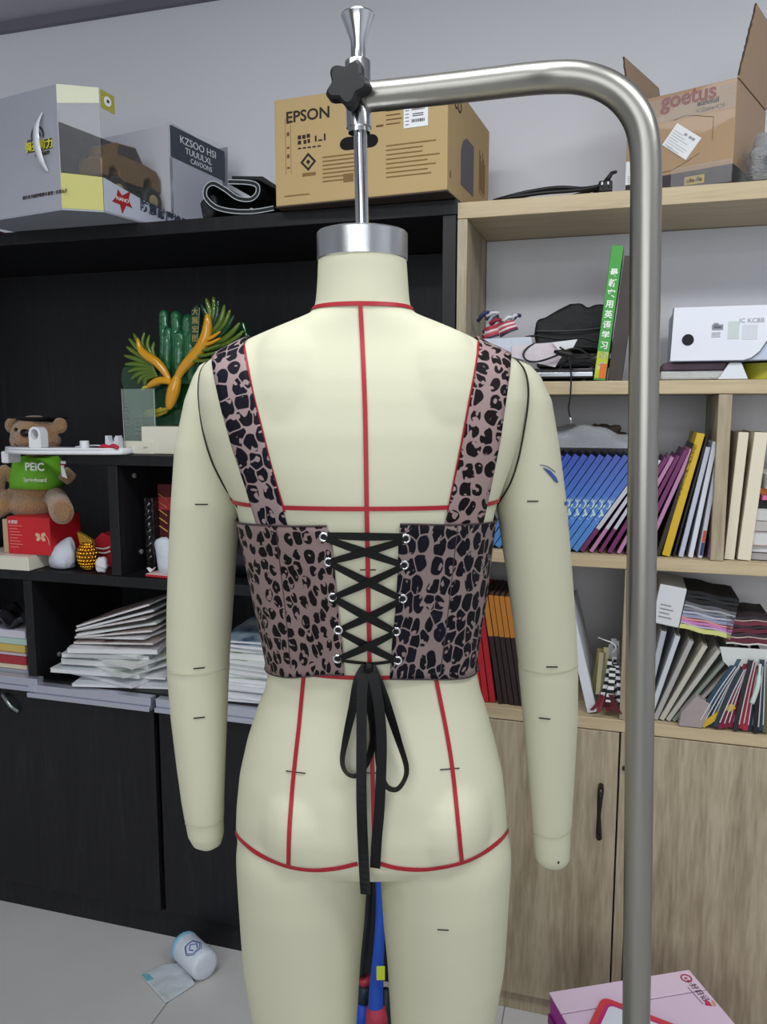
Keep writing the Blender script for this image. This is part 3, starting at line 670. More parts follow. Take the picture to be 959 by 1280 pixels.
quad3([(.068, .30, .02), (.068, .50, .004), (.068, .50, .25), (.068, .30, .268)], 'side_card', mat('#b4b7c4', .5), cb)
quad3([(-.2, .29, .004), (.066, .29, .004), (.066, .29, .262), (-.2, .29, .262)], 'inner_card', mat('#c6c6d0', .45), cb)
quad3([(.0692, .292, .185), (.0692, .51, .175), (.0692, .51, .255), (.0692, .292, .262)], 'dark_label', mat('#3c4450', .5), cb, solid=.001)
quad3([(BX, .003, BH-.003), (0, .003, BH-.003), (.066, .061, BH-.003), (.066, BD, BH-.003), (BX, BD, BH-.003)], 'window_top', M_film, cb, solid=0)
quad3([ch(0, .083, .001), ch(1, .079, .001), ch(1, .239, .001), ch(0, .231, .001)], 'window_corner', film('#ffffff', .93, .06, .15), cb, solid=0)
quad3([(.0682, .063, .079), (.0682, .298, .03), (.0682, .298, .268), (.0682, .063, .272)], 'window_side', M_film, cb, solid=0)
quad3([(.0695, .063, .232), (.0695, .105, .228), (.0695, .105, .268), (.0695, .063, .271)], 'badge', mat('#a7a63c', .5), cb, solid=.001)
MB().lathe([(.011, 0), (.011, .0008)], n=24, M=Matrix.Translation((.0705, .083, .250)) @ Matrix.Rotation(R(90), 4, 'Y')).obj('badge_disc', M_white, cb)
MB().lathe([(.004, 0), (.004, .0008)], n=6, M=Matrix.Translation((.0716, .083, .250)) @ Matrix.Rotation(R(90), 4, 'Y')).obj('badge_mark', M_ink2, cb)
SF = lambda y, z, x=.0702: frame_xz((x, y, z), (0, 1, -.02), (0, 0, 1))
text('KZSOO HSI', .026, SF(.40, .235), M_white, cb, sx=1.1); text('TUUULXL', .022, SF(.40, .212), M_white, cb, sx=1.1); text('CAVOONS', .018, SF(.41, .192), M_white, cb)
text('防震耐磨橡膠動力车', .030, frame_xz((.0695, .31, .028), (0, 1, -.10), (0, 0, 1)), mat('#2f3a4c', .6), cb, bold=.0006)
MB().prism([(.085, .030), (.100, .044), (.105, .062), (.118, .050), (.145, .066), (.138, .044), (.150, .028), (.130, .030), (.116, .008), (.110, .028)], .0689, .0697, 'x').obj('emblem', mat('#a01f24', .5), cb)
text('NANO', .013, SF(.118, .040, .0705), M_white, cb)
# left face: title block, tyre emblem, lines, and the strip handle
MB().box(-.105, -.022, -.0012, -.0002, .138, .160).obj('title_block', mat('#33342c', .5), cb, bev=.0003)
text('强劲動力', .023, FR(-.064, .148, -.0018), mat('#d7d23a', .5), cb, bold=.0006)
text('SUNNY', .008, FR(-.090, .164, -.0008), M_ink2, cb); text('大脚怪越野', .010, FR(-.055, .130, -.0008), M_ink2, cb)
text('遥控系列越野攀爬车模型 / 仿真玩具', .0095, FR(-.055, .040, -.0008), M_ink2, cb)
mb = MB()
for rr in ((.022, .0165), (.010, .006)):
    mb.rings([[Vector((-.068+r*math.cos(a), y, .172+r*math.sin(a))) for a in (math.pi*k/20 for k in range(-2, 23))] for r, y in ((rr[0], -.0004), (rr[0], -.0012), (rr[1], -.0012), (rr[1], -.0004))], cap=False, closed=False)
mb.obj('tyre_emblem', mat('#3b3f4c', .5), cb)
hp = bez([(-.045, -.004, .218), (-.050, -.016, .190), (-.050, -.020, .150), (-.044, -.014, .110), (-.038, -.003, .088)], 6)
mb = MB(); mb.rings([[p+Vector((-w_, 0, 0)) for p, w_ in zip(hp, [.004+.007*math.sin(math.pi*i/(len(hp)-1)) for i in range(len(hp))])], [p+Vector((w_, -.001, 0)) for p, w_ in zip(hp, [.004+.007*math.sin(math.pi*i/(len(hp)-1)) for i in range(len(hp))])]], cap=False, closed=False)
mb.obj('handle', film('#f4f6fb', .25, .1), cb, solid=.0006, smooth=True)['label'] = 'clear plastic strip handle'
# toy truck inside
M_gold = mat('#66502e', .35, .25, var=.25, vscale=30); tk = thing('toy_truck', 'brown and gold toy off-road truck inside the clear windowed box', 'toy car', tuple(Vector((B0.x, B0.y, TOPD+.0065)) + Matrix.Rotation(RB, 3, 'Z') @ Vector((.002, .183, .0755))), RB+R(90))
tk.scale = (1.15,)*3
MB().box(-.085, .083, -.05, .05, -.065, -.061).obj('stand', mat('#b9bcc6', .5), tk)
prof = [(-.085, .01), (-.085, .045), (-.06, .058), (-.045, .085), (.015, .090), (.035, .062), (.075, .056), (.088, .040), (.088, .012), (.066, .010), (.062, .028), (.050, .034), (.038, .028), (.034, .010), (-.034, .010), (-.038, .028), (-.050, .034), (-.062, .028), (-.066, .010)]
MB().prism(prof, -.034, .034).obj('body', M_gold, tk, bev=.004, smooth='auto', tris=True)
MB().prism([(-.040, .062), (-.034, .082), (.010, .085), (.026, .062)], -.0352, .0352).obj('side_window', mat('#1d1b1a', .2), tk)
MB().box(-.08, .08, -.026, .026, .002, .012).obj('chassis', M_black, tk, bev=.002)
for x in (-.05, .05):
    for y in (-.046, .028):
        wh = MB().lathe([(.014, 0), (.024, .001), (.028, .005), (.028, .015), (.024, .019), (.014, .018), (.008, .016)], n=24, M=Matrix.Translation((x, y+.019, -.014)) @ Matrix.Rotation(R(90), 4, 'X')).obj('wheel', mat('#1d1b1c', .7), tk, smooth='auto')
        MB().lathe([(.013, -.001), (.013, .0195), (.004, .021)], n=12, M=Matrix.Translation((x, y+.0195, -.014)) @ Matrix.Rotation(R(90), 4, 'X')).obj('hub', mat('#9d8f6c', .35, .4), wh, smooth='auto')
MB().box(-.05, .05, -.016, .016, -.061, .003).obj('display_block', mat('#3a3a3f', .5), tk)
# flat magenta and white package lying under the box, at the cabinet's front edge
pk_ = sthing('flat_package', 'magenta and white flat package half hidden under the toy car box', 'package', -1.13, -.005, TOPD)
# (stands beside the box: low packet)
MB().box(-.16, .085, -.02, .06, 0, .006).obj('card', mat('#8c2a55', .5), pk_, bev=.001)
MB().box(-.10, .03, -.025, .05, .0065, .014).obj('wrapping', mat('#d9d5da', .35, bump=.3, bscale=90), pk_, bev=.003)
# rolled mat
sm = S(300, 265, .0)[0]
rm = sthing('folded_mat', 'black rubber mat with grey edges, folded over between the toy box and the carton', 'mat', sm, .0, TOPD)
def strip2(pts, th, y0, y1):
    """thick strip following a 2D curve in x-z"""
    c = bez([(a, 0, b) for a, b in pts], 8); o1, o2 = [], []
    for i, p in enumerate(c):
        t = (c[min(i+1, len(c)-1)]-c[max(i-1, 0)]).normalized(); n = Vector((-t.z, 0, t.x))
        o1.append(p+n*th/2); o2.append(p-n*th/2)
    o1 = [(p.x, p.z) for p in o1]; o2 = [(p.x, p.z) for p in o2]; mb = MB()
    for a, b, c_, d in zip(o1, o1[1:], o2, o2[1:]):
        for y in (y0, y1): mb.poly([(a[0], y, a[1]), (b[0], y, b[1]), (d[0], y, d[1]), (c_[0], y, c_[1])])
        mb.poly([(a[0], y0, a[1]), (b[0], y0, b[1]), (b[0], y1, b[1]), (a[0], y1, a[1])]); mb.poly([(c_[0], y0, c_[1]), (d[0], y0, d[1]), (d[0], y1, d[1]), (c_[0], y1, c_[1])])
    bmesh.ops.remove_doubles(mb.bm, verts=mb.bm.verts[:], dist=1e-5); return mb
def rel(px, py): a, b = S(px, py, .0); return (a-sm, b-TOPD)
MP = [rel(342, 258), rel(318, 262), rel(292, 262), rel(270, 257), rel(257, 245), (rel(257, 233)), rel(266, 227), rel(280, 234), rel(296, 245), rel(312, 247), rel(321, 240), rel(321, 230), rel(310, 226), rel(285, 225)]
mz = min(b for a, b in MP)-.0055
MP = [(a, b-mz) for a, b in MP]
strip2(MP, .009, .002, .22).obj('mat_sheet', mat('#121417', .55, bump=.1, bscale=150), rm, smooth='auto')
for o_ in (.0046, -.0046):
    c = bez([(a, 0, b) for a, b in MP], 8); pts = []
    for i, p in enumerate(c):
        t = (c[min(i+1, len(c)-1)]-c[max(i-1, 0)]).normalized(); n = Vector((-t.z, 0, t.x)); pts.append(p+n*o_+Vector((0, .0015, 0)))
    MB().tube(pts, .0011, 6).obj('edge_binding', mat('#b6bcc0', .5), rm)
MB().prism([(-.11, .0005), (-.085, .0005), (-.07, .03), (-.075, .055), (-.095, .060), (-.118, .04)], .02, .2).obj('rolled_end', mat('#1a1c1f', .6, bump=.5, bscale=60), rm, bev=.006, smooth='auto')
MB().prism([(-.03, .095), (.05, .088), (.09, .06), (.09, .052), (.04, .079), (-.03, .088)], .02, .21).obj('flap', mat('#101215', .5), rm, bev=.002)
# printer carton
E0 = Zp(345, 261, 1.9); ER_ = Zp(559, 240, 1.9); ra = math.atan2(ER_.y-E0.y, ER_.x-E0.x); ew = (ER_-E0).xy.length
ep = thing('printer_carton', 'brown printer carton marked EPSON, on top of the black bookcase', 'carton', (E0.x, E0.y, TOPD+.0005), ra)
EH, ED = .232, .37
MB().box(0, ew, 0, ED, .003, EH).obj('carton', M_card, ep, bev=.0025)
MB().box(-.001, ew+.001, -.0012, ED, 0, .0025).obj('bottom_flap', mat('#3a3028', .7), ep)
text('EPSON', .033, FR(.083, .190), M_ink2, ep, bold=.0006, sx=1.08)
hh = MB()
hh.prism([(.205+.028*sx_+.017*math.cos(a), .120+.009*0+.0135*math.sin(a)) for sx_, a0 in ((1, -90), (-1, 90)) for a in (R(a0+18*k) for k in range(11))], -.0008, -.0001).obj('hand_hole', mat('#0a0806', .9), ep)
mb = MB()
for k, (x0, x1, z0_, z1_) in enumerate([(.058, .066, .142, .150), (.069, .077, .142, .150), (.080, .088, .143, .151), (.058, .066, .131, .139), (.072, .079, .131, .139), (.082, .088, .132, .140), (.1, .104, .133, .145), (.108, .118, .133, .136), (.122, .126, .133, .147)]): mb.box(x0, x1, -.0008, -.0001, z0_, z1_)
for k in range(5): mb.box(.058+k*.012, .066+k*.012, -.0008, -.0001, .121, .124)
mb.obj('print_marks', M_ink2, ep)
def rot2(cx, cz, r0, r1):
    o = MB()
    for i in range(4):
        a, b = R(90*i), R(90*i+90)
        o.rings([[(cx+r*math.cos(a), y, cz+r*math.sin(a)) for r, y in ((r0, -.0009), (r1, -.0009), (r1, -.0001), (r0, -.0001))], [(cx+r*math.cos(b), y, cz+r*math.sin(b)) for r, y in ((r0, -.0009), (r1, -.0009), (r1, -.0001), (r0, -.0001))]])
    return o
rot2(.083, .092, .013, .0195).lathe([(.0055, 0), (.0055, .0008)], n=4, M=Matrix.Translation((.083, -.0001, .092)) @ Matrix.Rotation(R(90), 4, 'X')).obj('recycling_mark', M_ink2, ep)
M_print = mat('#7d6238', .8)
MB().box(.068, .101, -.0008, -.0001, .062, .069).obj('print_marks', M_print, ep)
mb = MB(); rn = random.Random(3)
for zz in [.096-.0085*k for k in range(7)]: mb.box(.118, .118+rn.uniform(.07, .12), -.0007, -.0001, zz, zz+.0028)
for zz in [.104-.0092*k for k in range(8)]: mb.box(.268, .268+rn.uniform(.07, .12), -.0007, -.0001, zz, zz+.0026)
mb.box(.022, .085, -.0007, -.0001, .022, .0245); mb.box(.168, .192, -.0006, -.0001, .040, .058)
mb.obj('print_lines', M_print, ep)
mb = MB()
for k in range(4): mb.box(.268, .30+.004*(k % 2), -.0007, -.0001, .148+k*.009, .1502+k*.009)
mb.box(.245, .262, -.0007, -.0001, .146, .150); mb.box(.027, .0275, -.0007, -.0001, .07, .19); mb.box(.040, .0405, -.0007, -.0001, .07, .19)
for k, zz in enumerate((.082, .105, .125, .152, .178)): mb.box(.0305, .037, -.0007, -.0001, zz, zz+(.008 if k % 2 else .004))
mb.obj('print_marks', mat('#6b4c2c', .8), ep)
lb = MB().box(.308, .362, -.0012, -.0002, .136, .182).obj('shipping_label', M_white, ep)
mb = MB()
for z_ in (.146, .170): 
    x = .326
    while x < .355: w_ = rn.uniform(.0006, .0018); mb.box(x, x+w_, -.0018, -.0012, z_, z_+.006); x += w_+rn.uniform(.0006, .0014)
for z_ in (.158, .162): mb.box(.328, .352, -.0018, -.0012, z_, z_+.0016)
for k in range(5): mb.box(.312, .320, -.0018, -.0012, .142+k*.007, .1432+k*.007)
mb.obj('barcode', M_ink2, lb)
MB().prism([(.105, .040), (.215, .040), (.215, .150), (.150, .150), (.12, .135), (.105, .11)], ew+.0002, ew+.001, 'x').obj('printer_picture', mat('#57545c', .6), ep)
mb = MB()
for k in range(6): mb.box(ew+.0001, ew+.0008, .27+k*.010, .275+k*.010, .06+.01*(k % 2), .16-.01*(k % 3))
mb.box(ew+.0001, ew+.0008, .018, .026, .033, .047); mb.obj('print_lines', M_print, ep)
text('CO', .045, frame_xz((ew+.0006, .075, .198), (0, 1, 0), (0, 0, 1)), M_ink2, ep, sx=.9)
# ---------------------------------------------------------------- things on top of the oak cabinet
TOPO = 1.893
def cable(name, label, pts, r, m=M_black, **k):
    o = MB().tube(bez(pts, 8), r, 8).obj(name, m, None, smooth=True); return tag(o, label, 'cable', **k)
def Wp(px, py, t, dz=0): s, z = S(px, py, t); p = W(s, t, z+dz); return p
def Wz(px, t, z): return W(Ss(px, 240, t), t, z)
cz = TOPO+.0045
cable('power_cable', 'black power cable lying in loops on top of the oak bookcase', [Wz(768, .08, cz+.005), Wz(740, .05, cz+.012), Wz(700, .04, cz+.020), Wz(660, .04, cz+.016), Wz(630, .035, cz+.006), Wz(618, .03, cz), Wz(635, .012, cz), Wz(680, .010, cz+.004), Wz(725, .012, cz+.005), Wz(755, .03, cz+.016), Wz(735, .07, cz+.022), Wz(690, .075, cz+.024), Wz(650, .06, cz+.012), Wz(628, .055, cz+.002), Wz(660, .085, cz+.002), Wz(720, .09, cz+.014), Wz(760, .06, cz+.026)], .0042)
pg = sthing('power_plug', 'black plug and connector beside the open carton on the oak bookcase', 'plug', Ss(757, 236, .03), .025, TOPO+.012)
MB().box(-.014, .014, -.012, .012, -.011, .014).obj('plug_body', M_black, pg, bev=.004); MB().tube([(0, 0, .012), (.012, 0, .03), (.02, .01, .034)], [.006, .004, .0035], 8).obj('strain_relief', M_black, pg, smooth=True)
for x in (-.006, .006): MB().box(x-.0015, x+.0015, -.03, -.012, 0, .006).obj('pin', mat('#b9b9b9', .3, .9), pg)
# open carton
C0 = Zp(770, 234, 1.9); C1 = Zp(915, 228, 1.9); rc = R(-38); cw = .222; C0 = Vector((C1.x-cw*math.cos(rc), C1.y-cw*math.sin(rc), 0))
ctn = thing('open_carton', 'brown cardboard carton with raised flaps and white labels, on the oak bookcase', 'carton', (C0.x, C0.y, TOPO+.001), rc)
M_card2 = mat('#a98c6c', .6, bump=.04, bscale=60, var=.04, coat=.15); CD, CH_ = .235, .205; M_cin = mat('#8d7556', .8)
MB().box(0, cw, 0, .004, .002, CH_).obj('front_wall', M_card2, ctn, bev=.001)
MB().box(0, .004, .0045, CD, .002, CH_).obj('side_wall', M_card2, ctn, bev=.001)
MB().box(cw-.004, cw, .0045, CD, .002, CH_).obj('side_wall', M_card2, ctn, bev=.001)
MB().box(.0045, cw-.0045, CD-.004, CD, .002, CH_).obj('back_wall', M_card2, ctn, bev=.001)
MB().box(0, cw, 0, CD, -.0005, .0015).obj('bottom', M_cin, ctn)
def flap(side):
    x = 0 if side < 0 else cw; dx = -.016 if side < 0 else .026; h_ = .098 if side < 0 else .128; mb = MB(); n = 26
    rr = random.Random(side+5)
    # torn, corrugated near edge
    lo = [Vector((x, .004, CH_+.001+h_*k/n)) + Vector((dx*k/n, (rr.uniform(-.003, .002) if 0 < k < n else 0), 0)) for k in range(n+1)]
    hi = [Vector((x+dx*k/n, CD-.004-.012*k/n, CH_+.001+h_*k/n)) for k in range(n+1)]
    mb.rings([lo, hi], cap=False, closed=False)
    o = mb.obj('flap', M_card2, ctn, solid=.004, bev=0); e = MB().tube([p+Vector((0, -.001, 0)) for p in lo[1:]], [rr.uniform(.0014, .0026) for _ in lo[1:]], 5).obj('torn_edge', mat('#4d4038', .9), o)
flap(-1); flap(1)
MB().box(.002, cw+.0012, -.0016, -.0002, .002, .042).obj('dark_band', mat('#2a2029', .35), ctn)
MB().box(cw+.0002, cw+.0014, -.0016, .25, .002, .042).obj('dark_band', mat('#2a2a22', .4), ctn)
pl_ = MB().box(.128, .168, -.0026, -.0017, .014, .031).obj('plate', mat('#b2a064', .5), ctn); text('cile-8e', .012, FR(.148, .0225, -.003), M_ink2, pl_)
M_brred = mat('#8f2e1e', .6)
text('xn', .030, FR(.030, .188), M_brred, ctn, bold=.0012); text('goetus', .044, FR(.128, .190), M_brred, ctn, bold=.0012, sx=.95)
text('aunnuii', .015, FR(.168, .172), M_ink2, ctn, bold=.0004); text('X·Zone·KM', .012, FR(.172, .158), mat('#6b5a40', .7), ctn)
lab = MB().box(-.032, .032, -.0018, -.0003, -.024, .024, Matrix.Translation((.118, 0, .104)) @ Matrix.Rotation(R(38), 4, 'Y')).obj('shipping_label', M_white, ctn)
mb = MB(); ML = Matrix.Translation((.118, 0, .104)) @ Matrix.Rotation(R(38), 4, 'Y')
for k in range(7): mb.box(-.028, -.028+rn.uniform(.02, .05), -.0022, -.0018, -.020+k*.005, -.0192+k*.005, ML)
for k in range(9): mb.box(-.020+k*.0035, -.0185+k*.0035, -.0022, -.0018, -.0225, -.0205, ML)
for x in (-.004, .008, .016): mb.box(x, x+.007, -.0022, -.0018, .012, .017, ML)
mb.obj('print_lines', mat('#9a9ba0', .7), lab)
lab = MB().box(.001, .044, -.0018, -.0003, .036, .084).obj('shipping_label', M_white, ctn)
mb = MB()
for k in range(4): mb.box(.006, .006+rn.uniform(.01, .03), -.0022, -.0018, .040+k*.004, .041+k*.004)
mb.obj('print_lines', mat('#8a8b90', .7), lab)
MB().tube([(.100, -.0006, .150), (.125, -.0006, .155), (.180, -.0006, .140), (.180, -.0006, .095)], .0006, 4).obj('printed_outline', mat('#6f5a42', .7), ctn)
MB().tube([(.075, -.0006, .050), (.1, -.0006, .050), (.13, -.0006, .062), (.155, -.0006, .075)], .0006, 4).obj('printed_outline', mat('#6f5a42', .7), ctn)
for x0, x1, z0_, z1_ in ((.004, cw, .150, .197), (.10, cw, .008, .052)):
    mb = MB(); n = 14
    mb.rings([[Vector((x0+(x1-x0)*k/n, -.0030-.0012*math.sin(k*2.3+z), z)) for k in range(n+1)] for z in [z0_+(z1_-z0_)*j/5 for j in range(6)]], cap=False, closed=False)
    mb.obj('clear_tape', film('#ffffff', .80, .12, .6), ctn, smooth=True)
# crumpled clear bag beside it
def blob(name, c, r, m, seed=0, amp=.18, n=20, freq=2.2, par=None, flat=None, vox=None, label=None):
    rr = random.Random(seed); ph = [rr.uniform(0, 6.28) for _ in range(9)]; mb = MB(); mb.ball((0, 0, 0), 1, n)
    for v in mb.bm.verts:
        d = v.co.normalized(); k = 1+amp*(math.sin(freq*3*d.x+ph[0])*math.cos(freq*2*d.y+ph[1])+.6*math.sin(freq*5*d.z+ph[2]+3*d.x)+.4*math.sin(freq*9*d.x+ph[3])*math.sin(freq*8*d.z+ph[4]+4*d.y))
        v.co = Vector((d.x*r[0]*k, d.y*r[1]*k, d.z*r[2]*k))
        if flat is not None: v.co.z = max(v.co.z, flat)
        v.co += Vector(c)
    o = mb.obj(name, m, par, smooth=True)
    if label: o['label'] = label
    return o
bg = sthing('plastic_bag', 'crumpled clear plastic bag beside the open carton on the oak bookcase', 'bag', Ss(968, 200, .07), .07, TOPO+.001)
blob('bag_film', (0, 0, .052), (.052, .05, .058), film('#f4f6fa', .45, .15, 1.0), 3, .14, flat=-.051, par=bg)
blob('contents', (.004, 0, .048), (.022, .02, .026), mat('#2b2c30', .5), 4, .2, par=bg)
blob('bag_base', (0, -.035, .014), (.045, .02, .014), film('#ffffff', .35, .12, 1.0), 6, .12, flat=-.0135, par=bg)
# ---------------------------------------------------------------- black bookcase: upper shelf
ZA = 1.3305; ZB = 1.0105; ZC = .6975
M_ivory = mat('#d6d3c2', .5); M_bpl = mat('#e3e5ea', .35)
# green and amber resin statue
TS = .10
def R3(px, py, dt=0): s_, z_ = S(px, py, TS); return Vector((s_, TS+dt, z_))
s0 = Ss(222, 565, TS); stt = sthing('resin_statue', 'green and amber resin eagle award statue on an ivory plinth, on the upper shelf', 'statue', s0, 0, ZA)
def rs(px, py, dt=0): p = R3(px, py, dt); return Vector((p.x-s0, p.y, p.z-ZA))
M_green = mat('#175c30', .08, trans=.7, coat=.6, bump=.25, bscale=30); M_green2 = mat('#2c8a54', .05, trans=.6, coat=.9, bump=1.0, bscale=70)
M_olive = mat('#7a9a35', .10, trans=.6, coat=.6, bump=.1); M_amber = mat('#d89a1c', .14, trans=.15, coat=.6, bump=.15, bscale=40)
pz = rs(193, 530).z; pb_ = MB().box(rs(193, 560).x, rs(300, 560).x, .04, .17, .001, .072).obj('plinth', M_ivory, stt, bev=.003)
mb = MB(); rr = random.Random(4)
slab = [(160, 532), (157, 505), (150, 478), (152, 458), (170, 452), (195, 440), (215, 430), (240, 440), (262, 430), (285, 415), (305, 400), (312, 430), (310, 470), (300, 532)]
mb.prism([(rs(a, b).x, max(.073, rs(a, b).z)) for a, b in slab], TS-.002, TS+.028); mb.obj('backdrop', M_green, stt, bev=.006, smooth='auto', tris=True)
for i, (a, top, wd) in enumerate(((203, 386, 7), (218, 387, 7.5), (233, 391, 8), (247, 384, 6), (211, 408, 6), (226, 412, 8), (240, 414, 7))):
    p0 = rs(a, 480, .008 if i < 4 else -.004); p1 = rs(a, top+wd, .008 if i < 4 else -.004); w_ = wd*.0019*1.0
    pts = [p0, p0.lerp(p1, .5)+Vector((.003*math.sin(i), 0, 0)), p1, p1+Vector((0, 0, w_*.6)), p1+Vector((0, 0, w_*.95))]
    MB().tube(pts, [w_, w_*.95, w_, w_*.75, w_*.2], 10).obj('crystal_column', M_green2, stt, smooth=True)
MB().prism([(rs(a, b).x, rs(a, b).z) for a, b in ((241, 432), (243, 388), (249, 382), (254, 386), (251, 432))], TS-.016, TS-.004).obj('name_plaque', mat('#23402e', .15, coat=.5), stt, bev=.002)
for k, chh in enumerate('大展宏图'): text(chh, .019, FR(rs(248, 391+k*11).x, rs(248, 391+k*11).z, TS-.0165), mat('#c9b56a', .3, .5), stt)
def feather(pts, r0, m, nm='feather', dt=0):
    c = bez([rs(a, b, dt+(d[0] if d else 0)) for a, b, *d in pts], 6); n = len(c)
    MB().tube(c, [max(.0015, r0*(math.sin(math.pi*min(.98, (i+1.5)/(n+1))))**.6) for i in range(n)], 10).obj(nm, m, stt, smooth=True)
# left wing: amber bone, fan of olive feathers
feather([(222, 482), (214, 466), (204, 454), (192, 446), (184, 438), (180, 424)], .012, M_amber, 'wing', -.03)
for i, (a, b) in enumerate(((174, 418), (168, 424), (165, 434), (162, 445), (163, 456), (166, 466), (171, 475), (179, 481), (188, 484))):
    feather([(196-i*.2+i*1.2, 450+i*2.5), ((a+196)/2-2, (b+450)/2-1+i), (a, b)], .0065, M_olive, dt=-.026+.001*(i % 2))
for i, (a, b) in enumerate(((184, 416), (190, 419), (196, 428))): feather([(200, 452), (a-2, (b+450)/2), (a, b)], .0055, M_olive, dt=-.012)
# right wing
feather([(224, 486), (233, 466), (246, 450), (258, 436), (265, 420), (267, 404), (266, 394)], .0155, M_amber, 'wing', -.03)
for i, (a, b) in enumerate(((256, 380), (262, 374), (270, 372), (278, 376), (285, 382), (291, 388), (298, 395), (304, 404), (308, 414), (306, 424))):
    feather([(262-i*1.2, 412+i*4), ((a+264)/2+4, (b+420)/2+2*i-4), (a, b)], .0075, M_olive if i % 3 else M_green, dt=-.022+.004*(i % 3))
for i in range(5): feather([(258-i*3, 428+i*6), (272-i*2, 424+i*7), (284, 416+i*8)], .0045, M_amber if i < 2 else M_olive, dt=-.036)
# bird body, head, beak, tail
feather([(230, 470), (226, 484), (222, 498), (218, 512)], .017, M_amber, 'eagle_body', -.03)
feather([(226, 480), (212, 476), (200, 480), (192, 486)], .0105, M_amber, 'eagle_head', -.034)
feather([(196, 484), (190, 485), (187, 489)], .0045, mat('#c4c04a', .15, trans=.2, coat=.5), 'beak', -.036)
for i in range(6): feather([(218-i*3, 510+(i % 3)*3), (204-i*4, 514+(i % 2)*5), (184+i*5, 518-(i % 3)*4)], .0055, mat('#b5a32c', .15, trans=.3, coat=.5, bump=.4), 'rock', -.026+.006*(i % 3))
# glass plaque on ivory base
s1 = Ss(170, 560, .05); gp = sthing('glass_plaque', 'small engraved glass plaque in an ivory base beside the resin statue', 'award', s1, .035, ZA)
wl, wr_ = Ss(147, 560, .035)-s1, Ss(192, 560, .035)-s1
MB().box(wl, wr_, 0, .045, .0008, .034).obj('base', M_ivory, gp, bev=.002)
MB().box(wl+.014, wl+.024, -.0008, -.0001, .016, .020).box(wr_-.030, wr_-.018, -.0008, -.0001, .016, .020).obj('base_marks', mat('#b0a98f', .5), gp)
zt_ = S(170, 486, .05)[1]-ZA
MB().box(wl+.010, wr_-.004, .018, .022, .0345, zt_).obj('glass_plate', film('#dfeee6', .88, .03), gp)
MB().tube([(wl+.010, .017, .036), (wl+.008, .017, zt_)], .0009, 6).tube([(wr_-.004, .017, .036), (wr_-.004, .017, zt_)], .0009, 6).obj('bright_edge', mat('#a9b6ae', .2), gp)
for k in range(5): text('荣誉奖'[k % 3]*3, .009, FR((wl+wr_)/2+.002, .052+k*.011, .0172), mat('#8e9a94', .4), gp)
for k in range(7): text('优秀', .007, FR(wl+.022, .075+k*.010, .0172), mat('#8e9a94', .4), gp)
# white tray with toy parts
tr = sthing('toy_track_tray', 'white plastic tray with rounded corner, jutting out over the teddy bear', 'tray', Ss(78, 566, 0), 0, ZA+.001)
tx = lambda px, t=-.03: Ss(px, 566, t)-Ss(78, 566, 0)
out = [(tx(4), .01), (tx(6), -.03), (tx(16), -.052), (tx(34), -.066), (tx(52), -.072), (tx(72), -.062), (tx(100), -.045), (tx(130), -.030), (tx(147), -.012), (tx(150), .01), (tx(148), .045), (tx(110), .055), (tx(60), .055), (tx(8), .045)]
MB().prism(out, 0, .014, 'z').obj('tray_body', mat('#dfe1e6', .4, bump=.06, bscale=120), tr, bev=.004, smooth='auto')
MB().tube([Vector((a*.97, b, .0145)) for a, b in out[:11]], .003, 8).obj('tray_rim', M_bpl, tr, smooth=True)
MB().box(tx(-3), tx(6), -.02, .03, -.028, .004).obj('side_clip', M_bpl, tr, bev=.004)
def ringholder():
    x = tx(51); y0, y1 = -.05, -.028; n = 16; r, ri, h = .0185, .0118, .036
    o = [(-r, 0)]+[(-r*math.cos(math.pi*k/n), h+r*math.sin(math.pi*k/n)) for k in range(n+1)]+[(r, 0)]
    o = [(a+x, b+.015) for a, b in o]
    m = MB(); vo0 = [m.bm.verts.new((a, y0, b)) for a, b in o]; vo1 = [m.bm.verts.new((a, y1, b)) for a, b in o]
    ii = [(x+ri*math.sin(2*math.pi*k/24), h+.014+ri*1.15*math.cos(2*math.pi*k/24)) for k in range(24)]
    return o, ii, x, h
o_, ii_, hx, hh_ = ringholder()
n = 48; oo = []
for k in range(n):   # outline sampled by direction from the hole's centre
    a = 2*math.pi*k/n; dx, dz = math.sin(a), math.cos(a); r = .0185; c_ = hh_+.015
    if dz >= 0: oo.append((hx+r*dx, c_+r*dz*1.05))
    else:
        tt = min(r/abs(dx) if abs(dx) > 1e-6 else 9, (c_-.0152)/abs(dz)); oo.append((hx+dx*tt, c_+dz*tt))
ii = [(hx+.0115*math.sin(2*math.pi*k/n), hh_+.015+.0140*math.cos(2*math.pi*k/n)) for k in range(n)]
f3 = lambda q, y: [Vector((a, y, b)) for a, b in q]
mb = MB(); mb.rings([f3(oo, -.05), f3(ii, -.05), f3(ii, -.022), f3(oo, -.022), f3(oo, -.05)], cap=False); mb.obj('ring_holder', M_bpl, tr, smooth='auto')
MB().lathe([(.0105, .015), (.0115, .016), (.0115, .034), (.0105, .035)], (tx(103), -.02, 0), 24).obj('peg', M_bpl, tr, smooth='auto')
ux = tx(133)
MB().prism([(ux-.019, .0145), (ux-.018, .048), (ux-.011, .048), (ux-.009, .036), (ux-.003, .030), (ux+.003, .030), (ux+.009, .036), (ux+.012, .048), (ux+.019, .048), (ux+.021, .0145)], -.008, .012).obj('fork_holder', mat('#d2d6df', .4), tr, bev=.001, tris=True)
MB().box(tx(147, .03)-.004, tx(155, .03), .02, .03, .015, .042).obj('small_block', mat('#aeb4be', .4), tr, bev=.001)
